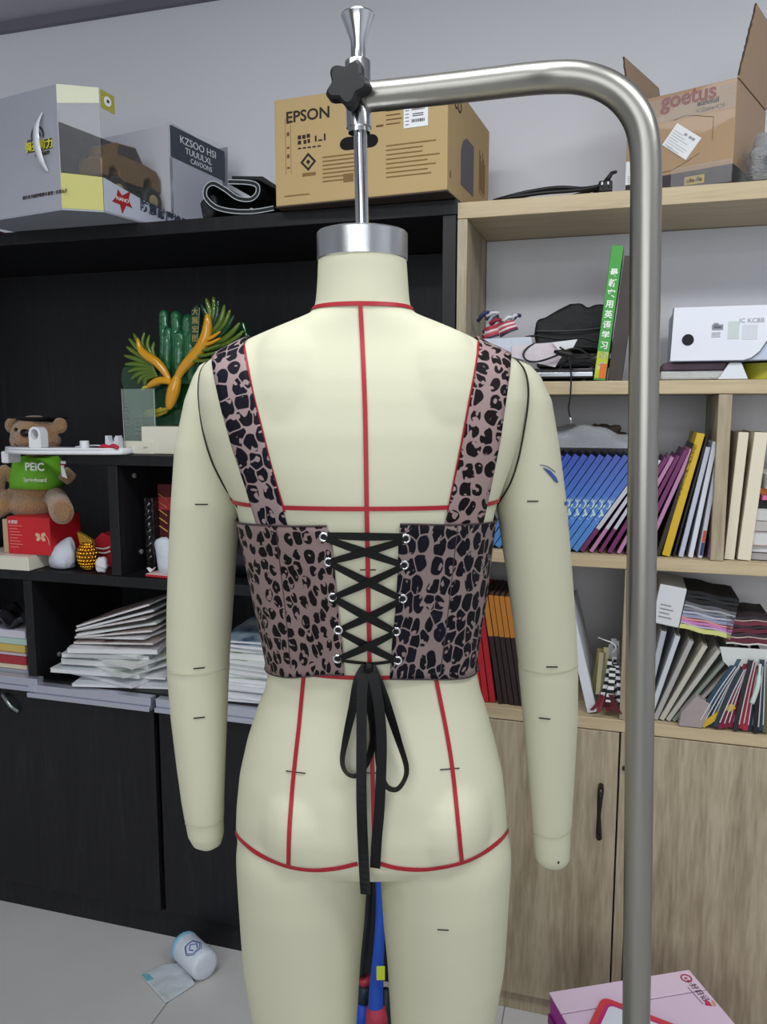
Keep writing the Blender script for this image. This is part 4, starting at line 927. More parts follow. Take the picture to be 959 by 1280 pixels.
mb = MB(); mb.tube(bez([(ux-.026, -.018, .017), (ux-.014, -.02, .022), (ux, -.017, .018), (ux+.014, -.02, .023), (ux+.028, -.018, .017)], 5), [.002]+[.0055]*19+[.002], 8); mb.obj('red_clip', mat('#c2243c', .4, bump=.6, bscale=200), tr, smooth=True)['label'] = 'small red plastic clip'
MB().tube(bez([(tx(85), .0, .017), (tx(100), .02, .021), (tx(120), .02, .020), (tx(125), -.002, .018)], 6), .0018, 6).obj('wire', M_bpl, tr, smooth=True)
# ---------------------------------------------------------------- teddy bear on its boxes
TB = .10; sb = Ss(45, 600, TB); zb0 = 1.155
bear = sthing('teddy_bear', 'brown teddy bear in a green PEIC shirt, seated on a red gift box', 'soft toy', sb, 0, zb0)
def rb(px, py, t=TB): s_, z_ = S(px, py, t); return Vector((s_-sb, t, z_-zb0))
def plush(name, c1, c2):
    m = mat(c1, .9, sheen=.5, bump=.9, bscale=160, var=.22, vscale=45); return m
M_fur = plush('fur', '#a07a52', 0)
mb = MB()
hc = rb(44, 545, .16); mb.ball(hc, (.070, .062, .060), 14)
mb.ball(hc+Vector((0, .0, -.012)), (.076, .060, .045), 12)
for px, sg in ((14, -1), (74, 1)): e = rb(px+1, 532, .17); mb.ball(e, (.024, .014, .024), 10)
mb.ball(rb(32, 548, .105), (.032, .026, .026), 12)
bc_ = rb(44, 605, .13); mb.ball(bc_, (.072, .062, .070), 14); mb.ball(rb(42, 630, .12), (.078, .066, .040), 12)
mb.tube([rb(70, 622, .11), rb(74, 630, .05), rb(76, 637, -.005)], [.030, .030, .031], 14); mb.ball(rb(77, 639, -.008), (.036, .022, .036), 12)
mb.tube([rb(18, 622, .11), rb(2, 632, .06), rb(-14, 640, .03)], [.032, .030, .030], 14); mb.ball(rb(-18, 640, .02), (.034, .026, .034), 12)
mb.tube([rb(10, 590, .11), rb(-2, 596, .08), rb(-6, 610, .06)], [.026, .024, .026], 12)
mb.tube([rb(78, 590, .13), rb(90, 600, .15)], [.022, .020], 12)
bo = mb.obj('body', M_fur, bear); remesh(bo, .004, 4)
MB().ball(rb(31, 541, .080), (.0145, .008, .011), 10).obj('nose', mat('#120c0c', .35), bear, smooth=True)
for px, py in ((20, 537), (51, 540)): MB().ball(rb(px, py, .102), .0055, 8).obj('eye', mat('#1a0f0a', .1), bear, smooth=True)
MB().tube(bez([rb(18, 555, .083), rb(26, 560, .080), rb(34, 557, .078)], 5), .0014, 6).obj('mouth', mat('#4c3524', .8), bear, smooth=True)
mb = MB(); q = rb(77, 640, -.031); mb.ball(q, (.026, .004, .027), 10); mb.obj('paw_pad', mat('#8d6a47', .95, sheen=.4, bump=.6, bscale=160), bear, smooth=True)
M_gshirt = mat('#6fb52c', .7, bump=.15, bscale=60)
rg = []
for z_, a, b in ((571, .052, .058), (578, .064, .067), (590, .072, .071), (600, .075, .072), (609, .074, .070)):
    c = rb(47, z_, .125); rg.append([Vector((c.x+a*math.cos(t), .125+b*math.sin(t), c.z+.002*math.sin(3*t))) for t in (2*math.pi*k/40 for k in range(40))])
MB().rings(rg, cap=False).obj('shirt', M_gshirt, bear, solid=.002, smooth=True)['label'] = 'green shirt'
text('PEiC', .030, FR(rb(43, 585, .05).x, rb(43, 584, .05).z, .0505), mat('#e9efe3', .6), bear, bold=.0008, sx=1.1)
text('Springboard', .0155, FR(rb(44, 600, .05).x, rb(44, 600, .05).z, .0495), mat('#dfe8d2', .6), bear, bold=.0003, sx=1.0)
tgx = rb(80, 578, .05); MB().box(tgx.x-.008, tgx.x+.008, .046, .049, tgx.z-.004, tgx.z+.004).obj('ribbon_tag', M_white, bear, bev=.001)
MB().prism([(tgx.x-.007, tgx.z-.008), (tgx.x+.002, tgx.z-.007), (tgx.x+.012, tgx.z-.043), (tgx.x-.004, tgx.z-.038)], .044, .046).obj('ribbon_tag', M_white, bear)
MB().prism([(tgx.x-.012, tgx.z-.002), (tgx.x+.008, tgx.z-.005), (tgx.x+.002, tgx.z-.014), (tgx.x-.006, tgx.z-.030)], .0465, .048).obj('ribbon', mat('#8f1e28', .5), bear)
c = rb(46, 524, .165); MB().box(c.x-.066, c.x+.066, .11, .22, c.z+.002, c.z+.007).lathe([(.045, -.03), (.048, .002)], (c.x, .165, c.z), 24).obj('cap', mat('#15110f', .8), bear, bev=.001)['label'] = 'flat dark cap'
gb = sthing('gift_box', 'red printed gift box under the teddy bear', 'box', Ss(34, 660, .06), .02, 1.0505)
w0, w1 = Ss(9, 660, .02)-Ss(34, 660, .06), Ss(62, 660, .02)-Ss(34, 660, .06)
MB().box(w0, w1, 0, .13, 0, .1035).obj('carton', mat('#c01f27', .5), gb, bev=.002)
MB().box(w0-.018, w0-.0005, .002, .13, 0, .095).obj('end_panel', mat('#b89c80', .5, bump=.3), gb, bev=.002)
text('大家好', .011, FR(w0+.020, .088), M_white, gb)
mb = MB()
for k in range(8): mb.box(w0+.008, w0+.035+.014*((k*5) % 3)/2, -.0007, -.0001, .018+k*.0085, .0196+k*.0085)
mb.obj('print_lines', mat('#e08a78', .6), gb)
mb = MB()
for a in (40, 140, 200, 330):
    M = Matrix.Translation((w1-.030, -.0001, .052)) @ Matrix.Rotation(R(a), 4, 'Y'); mb.rings([[M @ Vector((.002+.009*(1-math.cos(t))*.9, y, .0055*math.sin(t))) for t in (2*math.pi*k/14 for k in range(14))] for y in (0, -.0007)])
mb.obj('printed_flower', mat('#d9a98a', .6), gb)
MB().tube(bez([(w1-.026, -.0005, .050), (w1-.015, -.0005, .056), (w1-.006, -.0005, .044), (w1-.004, -.0005, .030)], 5), .0009, 5).obj('printed_stem', mat('#d9a98a', .6), gb)
wb = sthing('flat_box', 'cream flat box under the red gift box on the middle shelf', 'box', Ss(25, 695, .0), .008, ZB)
MB().box(Ss(-30, 695)-Ss(25, 695), Ss(39, 695)-Ss(25, 695), -.02, .14, .0008, .036).obj('lid', M_ivory, wb, bev=.002)
MB().box(Ss(-30, 695)-Ss(25, 695)+.002, Ss(39, 695)-Ss(25, 695)-.002, -.018, .138, .0365, .0395).obj('sheet', mat('#ddd0c4', .4), wb)
# white bag, gold beads, red bag
s_ = Ss(77, 680, .05); o = sthing('white_cloth_bag', 'crumpled white cloth bag on the middle shelf beside the red gift box', 'bag', s_, .05, ZB)
mb = MB()
mb.rings([[Vector((r*math.cos(t)*(1+.10*math.sin(5*t+z*70)+.05*math.sin(9*t-z*120)+.05*math.sin(15*t+z*260))+sx_, .8*r*math.sin(t)*(1+.12*math.cos(2*t+z*90)), z)) for t in (2*math.pi*k/32 for k in range(32))] for r, z, sx_ in ((.020, .001, 0), (.034, .006, 0), (.038, .025, 0), (.036, .045, .004), (.028, .062, .010), (.018, .076, .018), (.009, .086, .024), (.004, .089, .027))])
mb.obj('cloth', mat('#c3c8d3', .8, bump=.9, bscale=14), o, smooth=True)
gd = sthing('gold_bead_pouch', 'pouch of shiny gold beads beside the white cloth bag', 'beads', Ss(110, 682, .05), .045, ZB)
rr = random.Random(2); gold = mat('#d9a227', .18, 1)
gd.scale = (1.2, 1.2, 1.2)
g0 = bpy.data.meshes.new('bead'); bmx = bmesh.new(); bmesh.ops.create_icosphere(bmx, subdivisions=2, radius=.0042); bmx.to_mesh(g0); bmx.free(); g0.materials.append(gold); g0.polygons.foreach_set('use_smooth', [True]*len(g0.polygons))
MB().ball((0, .004, .032), (.022, .018, .030), 10).obj('pouch', mat('#7a5a1c', .6), gd, smooth=True)
for i in range(9):
    for j in range(9):
        t = R(-175+170*(j+.5*(i % 2))/8.5); ph = R(-62+15.5*i); x, y, z = .0235*math.cos(ph)*math.cos(t), .004+.0195*math.cos(ph)*math.sin(t), .033+.0315*math.sin(ph)
        b_ = bpy.data.objects.new('bead', g0); col.objects.link(b_); b_.parent = gd; b_.location = (x, y, z)
MB().prism([(-.018, .055), (-.026, .088), (-.010, .082), (.012, .070), (.016, .055)], .0, .012).obj('neck', mat('#b3882c', .35, .5, bump=.5), gd, bev=.002)
rdb = sthing('red_gift_bag', 'red paper bag with white cord handles behind the gold beads', 'bag', Ss(128, 670, .12), .10, ZB)
MB().prism([(-.052, .001), (-.052, .062), (-.02, .070), (.012, .096), (.042, .084), (.042, .001)], 0, .06).obj('paper', mat('#a81a26', .5, bump=.2), rdb, bev=.002)
for z_ in (.052, .040): MB().tube(bez([(-.03, -.004, z_-.006), (-.01, -.008, z_+.002), (.02, -.004, z_), (.040, -.003, z_+.006)], 5), .0026, 6).obj('cord', mat('#d8cfc8', .7), rdb, smooth=True)
tp = sthing('crumpled_tissue', 'crumpled white tissue by the divider, beside the gold beads', 'tissue', Ss(128, 690, .03), .025, ZB)
blob('paper', (0, 0, .023), (.018, .015, .021), mat('#c9c9cd', .8, bump=.4), 9, .10, freq=1.6, par=tp)
# second cell: dark lacquer box, patterned red box, white pouch, red booklet
M_lacq = mat('#151316', .25, bump=.7, bscale=60)
o = sthing('ornament_case', 'black and silver ornamental case standing in the narrow cell', 'case', Ss(190, 660, .10), .09, ZB)
MB().box(-.016, .012, 0, .06, .001, .20).obj('case', M_lacq, o, bev=.002)
for k in range(9): MB().tube([(-.010+.006*(k % 2), -.001, .03+k*.018), (.004-.004*(k % 2), -.002, .042+k*.018)], .0022, 6).obj('silver_ornament', mat('#8d8f92', .3, .8), o, smooth=True)
o = sthing('red_patterned_box', 'dark red box with gold pattern behind the black case', 'box', Ss(205, 640, .13), .12, ZB)
MB().box(-.012, .07, 0, .05, .001, .235).obj('carton', mat('#4a1216', .5), o, bev=.002)
for k in range(5): MB().tube([(-.008, -.001, .12+k*.022), (.016, -.001, .105+k*.022)], .0018, 6).obj('gold_line', mat('#b98a4a', .4, .5), o)
MB().box(-.008, .03, -.0015, -.0002, .165, .20).obj('red_patch', mat('#a83038', .5), o)
o = sthing('white_pouch', 'white pouch leaning in the narrow cell behind the left arm', 'pouch', Ss(212, 690, .08), .05, ZB)
MB().rings([[Vector((r*math.cos(t)+dx, .6*r*math.sin(t), z)) for t in (2*math.pi*k/20 for k in range(20))] for r, z, dx in ((.02, .001, .006), (.022, .03, .004), (.024, .06, .003), (.025, .085, 0), (.020, .095, 0), (.008, .102, .004))]).obj('pouch', mat('#c4cad2', .6, bump=.3), o, smooth=True)
o = sthing('red_booklet', 'thin red booklet lying at the front of the narrow cell', 'booklet', Ss(195, 712, .02), .03, ZB, R(-6))
MB().box(-.03, .08, -.015, .06, .0008, .007).obj('cover', mat('#b32630', .5), o, bev=.001); MB().box(-.029, .079, -.014, .059, .0072, .0082).obj('page', mat('#d6bdb8', .6), o)
o = sthing('paper_cone', 'folded white paper scrap on the red booklet', 'paper', Ss(187, 703, .03), .030, ZB+.009)
MB().prism([(-.010, .012), (.0, .0005), (.012, .014), (.002, .006)], 0, .012).obj('sheet', M_white, o, tris=True)
# dark roll behind the bustier's edge
o = sthing('cable_roll', 'black glossy roll lying on the middle shelf behind the bustier', 'roll', Ss(318, 690, .09), .10, ZB+.0005)
MB().lathe([(.020, -.075), (.046, -.075), (.050, -.068), (.048, .0), (.050, .068), (.046, .075), (.020, .075)], n=36, M=Matrix.Translation((0, 0, .050)) @ Matrix.Rotation(R(90), 4, 'Y')).obj('roll', mat('#17181d', .25, bump=.3, bscale=8), o, smooth='auto')
MB().lathe([(.019, -.078), (.019, .078)], n=20, M=Matrix.Translation((0, 0, .050)) @ Matrix.Rotation(R(90), 4, 'Y')).obj('core', mat('#3c3f4a', .4), o)
# ---------------------------------------------------------------- magazines on the desk level
def magm(name, cols, sc):
    m = bpy.data.materials.new(name); m.use_nodes = True; nt = m.node_tree; b = nt.nodes['Principled BSDF']; N = nt.nodes.new; L = nt.links.new
    tc = N('ShaderNodeTexCoord'); n = N('ShaderNodeTexNoise'); n.inputs['Scale'].default_value = sc; n.inputs['Detail'].default_value = 3; L(tc.outputs['Object'], n.inputs['Vector'])
    cr = N('ShaderNodeValToRGB'); cr.color_ramp.interpolation = 'EASE'; e = cr.color_ramp.elements
    e[0].position = .3; e[0].color = lin(cols[0]); e[1].position = .72; e[1].color = lin(cols[-1])
    for i, c_ in enumerate(cols[1:-1]): q = e.new(.3+.42*(i+1)/(len(cols)-1)); q.color = lin(c_)
    L(n.outputs['Fac'], cr.inputs[0]); L(cr.outputs[0], b.inputs['Base Color']); b.inputs['Roughness'].default_value = .35; return m
MAGS = [magm('mag_a', ['#c9d6cf', '#e2e6e4', '#9fb3a2'], 14), magm('mag_b', ['#d9d6df', '#e7e7ea', '#b3a9b8'], 10), magm('mag_c', ['#4b3334', '#b9a8a0', '#d9d3cc'], 16), magm('mag_d', ['#7fa05a', '#dfe3dd', '#cfd8d2'], 9), magm('mag_e', ['#e1e2e6', '#cfd6da', '#e6e6e6'], 8), magm('mag_f', ['#3c4a6a', '#8fa3b0', '#d4dbd6'], 12)]
def sheets_mat(hexc):
    key = ('sheets', hexc)
    if key in MC: return MC[key]
    m = bpy.data.materials.new('page_edges'); m.use_nodes = True; nt = m.node_tree; b = nt.nodes['Principled BSDF']; N = nt.nodes.new; L = nt.links.new
    tc = N('ShaderNodeTexCoord'); wv = N('ShaderNodeTexNoise'); mp = N('ShaderNodeMapping'); mp.inputs['Scale'].default_value = (3, 3, 900); L(tc.outputs['Object'], mp.inputs[0]); L(mp.outputs[0], wv.inputs['Vector']); wv.inputs['Scale'].default_value = 1
    mx = N('ShaderNodeMix'); mx.data_type = 'RGBA'; c_ = lin(hexc); mx.inputs[6].default_value = tuple(x*.72 for x in c_[:3])+(1,); mx.inputs[7].default_value = c_
    L(wv.outputs['Fac'], mx.inputs[0]); L(mx.outputs[2], b.inputs['Base Color']); b.inputs['Roughness'].default_value = .7; MC[key] = m; return m
M_pages = sheets_mat('#dfe0e2')
def magazine(s_, t_, z_, L_, D_, th, m, label, group, rz=0, tilt=0, droop=0, name='magazine', mp=None, cat='magazine', roll=0):
    """bent booklet: pages with a cover sheet over and under"""
    r = sthing(name, label, cat, s_, t_, z_, rz, group, tilt)
    def sheet(za, zb, inset):
        n = 10; mb = MB(); up, dn = [], []
        for i in range(n+1):
            f = i/n; x = -L_/2+inset+(L_-2*inset)*f; b_ = -droop*(2*f-1)**2
            up.append((x, b_+zb)); dn.append((x, b_+za))
        q = dn+up[::-1]
        mb.rings([[Vector((a, -D_/2+inset, b)) for a, b in q], [Vector((a, D_/2-inset, b)) for a, b in q]]); return mb
    sheet(.0007, th-.0007, .001).obj('pages', mp or M_pages, r, tris=True)
    sheet(th-.0006, th, 0).obj('cover', m, r, tris=True); sheet(0, .0006, 0).obj('cover', m, r, tris=True)
    return r
rr = random.Random(11); ORD = 'first second third fourth fifth sixth seventh eighth ninth tenth eleventh twelfth thirteenth fourteenth'.split()
GM = 'magazines in the messy pile on the desk level'
z_ = ZC+.001; sc_ = Ss(140, 820, .08)
for i, (dx, L_, D_, th, mi, rz, dr, tl) in enumerate((( .045, .27, .20, .008, 4, 8, .000, 0), (.015, .25, .20, .010, 4, -9, .0, 0), (.035, .27, .19, .006, 1, 5, .0, 0), (-.02, .27, .20, .012, 4, 3, .0, 0), (.02, .26, .19, .006, 0, -16, .0, 0), (-.005, .26, .2, .015, 0, 4, .0, 0), (.04, .23, .18, .007, 3, -12, .0, 0), (-.005, .25, .19, .011, 4, 7, 0, 0), (.01, .24, .19, .006, 3, -5, 0, 0), (.02, .25, .19, .013, 1, 9, 0, 0))):
    magazine(sc_+dx, .115+.010*(i % 3), z_, L_, D_, th, MAGS[mi], ORD[i]+' magazine from the bottom of the messy pile on the desk level', GM, R(rz*1.5)); z_ += th+.0012
for i in range(7):   # fanned ones, opening upwards to the right
    tl = -R(3+2.6*i); th = .006; Lh = .24
    magazine(sc_+.03+.002*i+Lh/2*(math.cos(tl)-1), .13+.004*(i % 2), z_+Lh/2*math.sin(-tl)+.001, Lh, .19, th, MAGS[(2, 1, 2, 0, 2, 4, 2)[i]], ORD[i]+' magazine from below in the fan opening on top of the messy pile', 'magazines fanned on the messy pile', R((4, -6, 3, 7, -3, 5, 2)[i]), tl); z_ += th+.0015
z_ = ZC+.001; sc_ = Ss(305, 820, .06)+.03
for i, (th, mi) in enumerate(((.006, 4), (.018, 4), (.007, 5), (.013, 1), (.012, 0), (.009, 3), (.015, 4), (.014, 4), (.010, 0), (.017, 3), (.010, 5), (.010, 5), (.007, 5))):
    magazine(sc_+rr.uniform(-.012, .014), .14+rr.uniform(-.01, .01), z_, .21, .25, th, MAGS[mi], ORD[i]+' magazine from the bottom of the pile between arm and bustier', 'magazines in the pile beside the bustier', R(rr.uniform(-5, 5))); z_ += th+.001
# books at the far left of the desk level
z_ = ZC+.001; sc_ = Ss(36, 800, .03)-.125
for th, c_, lab, mp in ((.018, '#8b93a3', 'grey-blue book lying lowest in the stack at the photo edge', '#aab0bb'), (.012, '#d8c9a8', 'cream book second from the bottom of the edge stack', '#e0d2b5'), (.024, '#a82530', 'red book in the middle of the edge stack', '#a8303a'), (.010, '#7a2330', 'dark red book with pale pages above the red book', '#c9b9bc'), (.022, '#c7a84a', 'mustard yellow book in the edge stack', '#cfb662'), (.018, '#9dbcb2', 'pale green book in the edge stack', '#b4cdc4'), (.022, '#c3bfd0', 'lilac white book topmost of the edge stack', '#d2cfdb')):
    magazine(sc_+rr.uniform(-.006, .004), .13, z_, .24, .21, th, mat(c_, .5), lab, 'books in the stack at the photo edge', 0, name='book', mp=sheets_mat(mp), cat='book'); z_ += th+.0008
o = sthing('dark_garment', 'dark folded fabric lying on top of the books at the edge', 'cloth', sc_+.02, .10, z_+.001)
mb = MB(); mb.rings([[Vector((.11*k/8*math.cos(0)-.09, -.08+.16*j/8, .012+.016*math.sin(k*1.1+j*.8)+.010*math.cos(j*1.7))) for j in range(9)] for k in range(14)], cap=False, closed=False)
mb.obj('fold', mat('#26262c', .6, bump=.4), o, solid=.006, smooth=True)
# ---------------------------------------------------------------- oak bookcase
Z2, Z3, Z4 = 1.5075, 1.1315, .7625
# flag bundle
def sS(px, py, t): return S(px, py, t)
o = sthing('striped_ribbon_bundle', 'bundle of red, white and navy striped ribbons on the top oak shelf', 'ribbons', Ss(625, 420, .05), .05, 1.575)
fs_, fz = S(625, 420, .05)
def rf(px, py, dt=0): a, b = S(px, py, .05); return Vector((a-fs_, dt, b-1.575))
def stripe(pa, pb, pc, pd, cols, nm='striped_ribbon'):
    A, B_, C_, D_ = rf(*pa), rf(*pb), rf(*pc), rf(*pd); m = [mat(c_, .7) for c_ in cols]; mb = MB(); n = len(cols); k = 8
    for i in range(n):
        mb.mi = i; r0, r1 = [], []
        for j in range(k+1):
            f = j/k; dy = -.012*math.sin(math.pi*f); 
            r0.append(A.lerp(B_, f).lerp(D_.lerp(C_, f), i/n)+Vector((0, dy, 0))); r1.append(A.lerp(B_, f).lerp(D_.lerp(C_, f), (i+1)/n)+Vector((0, dy, 0)))
        mb.rings([r0, r1], cap=False, closed=False)
    mb.obj(nm, m, o, solid=.002, smooth=False)
stripe((605, 411), (622, 405), (624, 420), (606, 427), ('#a83a48', '#a83a48', '#d9cfd0', '#c0606a', '#b0404c', '#2c3350'))
stripe((622, 406), (642, 400), (648, 412), (626, 422), ('#b03a48', '#dcd2d4', '#b84a55', '#ddd3d4', '#8f2838', '#2c3350'))
rr = random.Random(8)
for i in range(22):
    x = rr.uniform(607, 650); y = rr.uniform(388, 412); M_ = ['#2d2f52', '#d8d8de', '#8d2c3c', '#3a3a5c', '#c9cad2'][i % 5]
    dy_ = rr.uniform(.0, .045); p = rf(x, y, dy_); q = rf(x-rr.uniform(6, 16), y+rr.uniform(4, 12), dy_-.006)
    MB().tube([p, p.lerp(q, .5)+Vector((0, 0, .005)), q], .0042, 6).obj('ribbon_roll', mat(M_, .7), o, smooth=True)
MB().box(rf(603, 420).x, rf(650, 420).x, -.01, .08, -.0735+.008, -.004).obj('support_folder', mat('#c9ccd4', .5, var=.15, vscale=40), o, bev=.004)
# laptop-like black case, papers, black pouch, cables
o = sthing('laptop', 'closed black laptop with silver front edge on the top oak shelf', 'laptop', Ss(700, 465, .02), .018, Z2)
lx0, lx1 = Ss(640, 465, .02)-Ss(700, 465, .02), Ss(742, 465, .02)-Ss(700, 465, .02)
MB().box(lx0, lx1, 0, .2, .006, .028).obj('body', mat('#1b1c20', .35), o, bev=.003)
MB().box(lx0, lx1-.001, -.0022, -.0002, .010, .019).obj('front_edge', mat('#9a9da3', .25, .9), o, bev=.0008)
for x in (lx0+.02, lx1-.02):
    for y in (.02, .18): MB().lathe([(.006, .0005), (.006, .0058)], (x, y, 0), 12).obj('foot', M_black, o)
s7 = Ss(675, 440, .02)
for c_, lab, pts, t_ in (('#c3cad4', 'blue-white paper folder drooping under the striped ribbons', ((598, 424), (664, 421), (668, 438), (640, 446), (600, 440)), .012), ('#d0c6cc', 'printed pale paper sheet drooping askew over the laptop', ((640, 432), (716, 426), (706, 440), (694, 459), (662, 452), (640, 446)), .008), ('#d9d9dc', 'small white paper corner under the cables by the pouch', ((690, 428), (722, 424), (716, 436), (700, 440)), .003)):
    a0, b0_ = S(*pts[0], t_); p = sthing('paper_sheet', lab, 'paper', a0, t_, Z2+.03)
    MB().prism([(S(x, y, t_)[0]-a0, S(x, y, t_)[1]-Z2-.03) for x, y in pts], 0, .0014).obj('sheet', mat(c_, .7, var=.14, vscale=55), p, tris=True)
o = sthing('black_pouch', 'bulging black fabric pouch behind the cables on the top oak shelf', 'pouch', Ss(710, 420, .15), .15, Z2+.053)
def rp_(px, py): a, b = S(px, py, .13); return (a-Ss(710, 420, .15), b-Z2-.053)
prof = [rp_(*q) for q in ((672, 440), (668, 418), (671, 400), (682, 397), (697, 388), (713, 380), (728, 379), (735, 386), (742, 381), (756, 380), (764, 392), (766, 440))]
prof = [(a, max(.001, b)) for a, b in prof]
MB().prism(prof, -.03, .05).obj('pouch', mat('#141417', .6, bump=.3, bscale=40), o, bev=.012, smooth='auto', tris=True)
MB().tube(bez([(prof[1][0]+.004, -.034, prof[1][1]+.006), ((prof[1][0]+prof[10][0])/2, -.040, prof[1][1]+.004), (prof[10][0]-.006, -.034, prof[1][1]+.010)], 8), .002, 6).obj('zip', mat('#3c3d42', .4), o, smooth=True)
MB().box(prof[0][0], prof[-1][0], -.03, .05, -.018, .0005).obj('padded_base', mat('#1a1a1d', .6, bump=.3), o, bev=.004)
def Wc(px, py, t): a, b = S(px, py, t); return W(a, t, b)
cable('audio_cable', 'thin black cable looping over the papers on the top oak shelf', [Wc(742, 434, .03), Wc(715, 432, .02), Wc(690, 428, .015), Wc(668, 430, .01), Wc(655, 440, .005), Wc(658, 450, .0), Wc(672, 452, .0), Wc(692, 446, -.004), Wc(708, 438, -.004), Wc(722, 436, .0), Wc(738, 445, .01)], .0022)
cable('hanging_cable', 'thin black cable hanging over the oak shelf edge with metal tip', [Wc(700, 434, -.004), Wc(709, 441, -.012), Wc(713, 455, -.016), Wc(714, 475, -.014), Wc(713, 495, -.012), Wc(711, 510, -.010), Wc(713, 522, -.010)], .0018)
tpp = [o for o in scn.objects if o.name == 'hanging_cable'][0]
MB().tube([Wc(713, 521, -.010), Wc(714, 529, -.010)], .0026, 8).obj('metal_tip', mat('#c2c2c8', .25, 1), tpp, smooth=True)
o = sthing('cable_connector', 'black moulded connector on the cable over the papers', 'connector', Ss(706, 438, -.01), -.012, Z2+.058)
MB().tube([(-.022, 0, .004), (-.008, 0, .001), (.012, 0, -.003), (.02, 0, -.004)], [.003, .007, .007, .003], 10).obj('shell', M_black, o, smooth=True)
for i, pts in enumerate(([(752, 440), (735, 447), (712, 450), (700, 462), (722, 466), (742, 458)], [(748, 428), (728, 422), (700, 424), (670, 420), (655, 424), (672, 436), (700, 440)], [(690, 455), (705, 458), (735, 452), (746, 462), (726, 470)])):
    cable('tangled_cable', ('black cable coiled lowest over the laptop, beside the green book', 'long black cable running across the front of the black pouch', 'short black cable curled on the laptop near its right end')[i], [Wc(a, b, .04-.004*k) for k, (a, b) in enumerate(pts)], .0024, group='tangled cables on the laptop')
# generic upright book: leaning, pivot on its lowest corner
def book(s_, z_, t_, th, h, d, m, lean, label, group=None, name='book', pages='#dcdad2', cat='book', spine=None, marks=None):
    r = sthing(name, label, cat, s_, t_, z_+.0006, 0, group, lean)
    x0, x1 = (-th, 0) if lean > 0 else (0, th); c = min(.0012, th*.18)
    mb = MB(); mb.box(x0, x0+c, 0, d, 0, h).box(x1-c, x1, 0, d, 0, h).box(x0, x1, 0, c, 0, h); mb.obj('cover', m, r, bev=.0004)
    MB().box(x0+c, x1-c, c+.0003, d-.002, .002, h-.002).obj('pages', sheets_mat(pages), r)
    if marks: marks(r, x0, x1, h)
    return r
# green book
def gmarks(r, x0, x1, h):
    for k, chh in enumerate('最新实用英语学习词典'): text(chh, .017, FR((x0+x1)/2, h*.80-k*.0215), mat('#e4efe0', .5), r, bold=.0004)
    MB().box(x0+.001, x1-.001, -.0009, -.0002, .004, .06).obj('spine_patch', mat('#b7c42a', .5, var=.3, vscale=30), r)
    MB().box(x0+.010, x1-.001, -.0015, -.001, .004, .035).obj('spine_patch', mat('#d96a24', .5), r)
gA, gB = S(757, 475, .02), S(780, 308, .02)
gl = math.atan2(gB[0]-gA[0], gB[1]-gA[1])
book(gA[0], Z2, .018, .025, (gB[1]-Z2)/math.cos(gl), .09, mat('#3f9a3c', .4), gl, 'thick bright green book leaning on the top oak shelf beside the pole', marks=gmarks)
book(gA[0]+.034, Z2, .022, .030, (gB[1]-Z2)/math.cos(gl)-.022, .09, mat('#3b332e', .5, var=.4, vscale=20), gl, 'dark thick book leaning behind the steel pole, next to the green one')
# white product carton and what is under it
o = sthing('white_carton', 'white product carton with a black round hole and small labels, on the top oak shelf', 'carton', Ss(838, 447, .0), .0, Z2+.0375)
wx = lambda px, py=447: (Ss(px, py, 0)-Ss(838, 447, 0)); wz = lambda px, py: S(px, py, 0)[1]-Z2-.0375
W1 = .42; H1 = wz(843, 385)
fl = [(0, .001), (wx(930), .001), (wx(940, 444), .006), (wx(950, 436), .018), (wx(962, 420), .045), (W1, .06), (W1, H1), (wx(843, 385), H1)]
MB().prism(fl, -.003, -.001).obj('front_flap', mat('#dde0e8', .4), o, tris=True)
MB().box(.004, W1, 0, .20, .0005, H1-.002).obj('box', mat('#b9c2d4', .45), o, bev=.002)
MB().tube([(0, -.0032, 0), (wx(930), -.0032, 0), (wx(940, 444), -.0032, .005), (wx(950, 436), -.0032, .017), (wx(962, 420), -.0032, .044)], .0012, 6).obj('cut_edge', mat('#6a6e7a', .6), o)
MB().tube([(-.001, -.002, 0), (wx(843, 385)-.001, -.002, H1)], .0012, 6).obj('fold_edge', mat('#4e5a5c', .6), o)
MB().lathe([(.0115, .003), (.0115, .0042)], n=28, M=Matrix.Translation((wx(860, 425), 0, wz(860, 425))) @ Matrix.Rotation(R(90), 4, 'X')).obj('round_hole', mat('#0c0d10', .7), o)
mb = MB()
for x0, x1, y0, y1 in ((890, 900, 411, 408), (888, 902, 406, 413), (890, 896, 404, 407)): mb.box(wx(x0), wx(x1), -.0036, -.0031, wz(x0, max(y0, y1)), wz(x0, min(y0, y1)))
for k in range(3): mb.box(wx(888), wx(899), -.0036, -.0031, wz(890, 417+k*2.4), wz(890, 416+k*2.4))
mb.obj('print_marks', mat('#8b8f98', .6), o)
MB().box(wx(908), wx(922), -.0036, -.0031, wz(915, 424), wz(915, 402)).obj('pale_label', mat('#c3ccc8', .6, var=.1, vscale=60), o)
text('IC KCBB', .0125, FR(wx(937), wz(937, 401), -.0034), mat('#8d9098', .6), o, sx=1.0)
MB().box(wx(926), wx(945), -.0036, -.0031, wz(935, 424.5), wz(935, 406)).obj('pale_label', mat('#cdd0d6', .6), o)
o = sthing('wrapped_pack', 'clear-wrapped purple pack under the white carton', 'pack', Ss(870, 465, .03), .02, Z2)
x0 = Ss(828, 465, .03)-Ss(870, 465, .03); x1 = Ss(908, 465, .03)-Ss(870, 465, .03)
MB().box(x0, x1, 0, .15, .0195, .036).obj('contents', mat('#5d4354', .5, var=.4, vscale=25), o, bev=.003); MB().box(x0-.004, x1+.004, -.004, .152, .0008, .019).obj('wrap', mat('#b4b6b2', .3, bump=.6, bscale=40, var=.1), o, bev=.004)
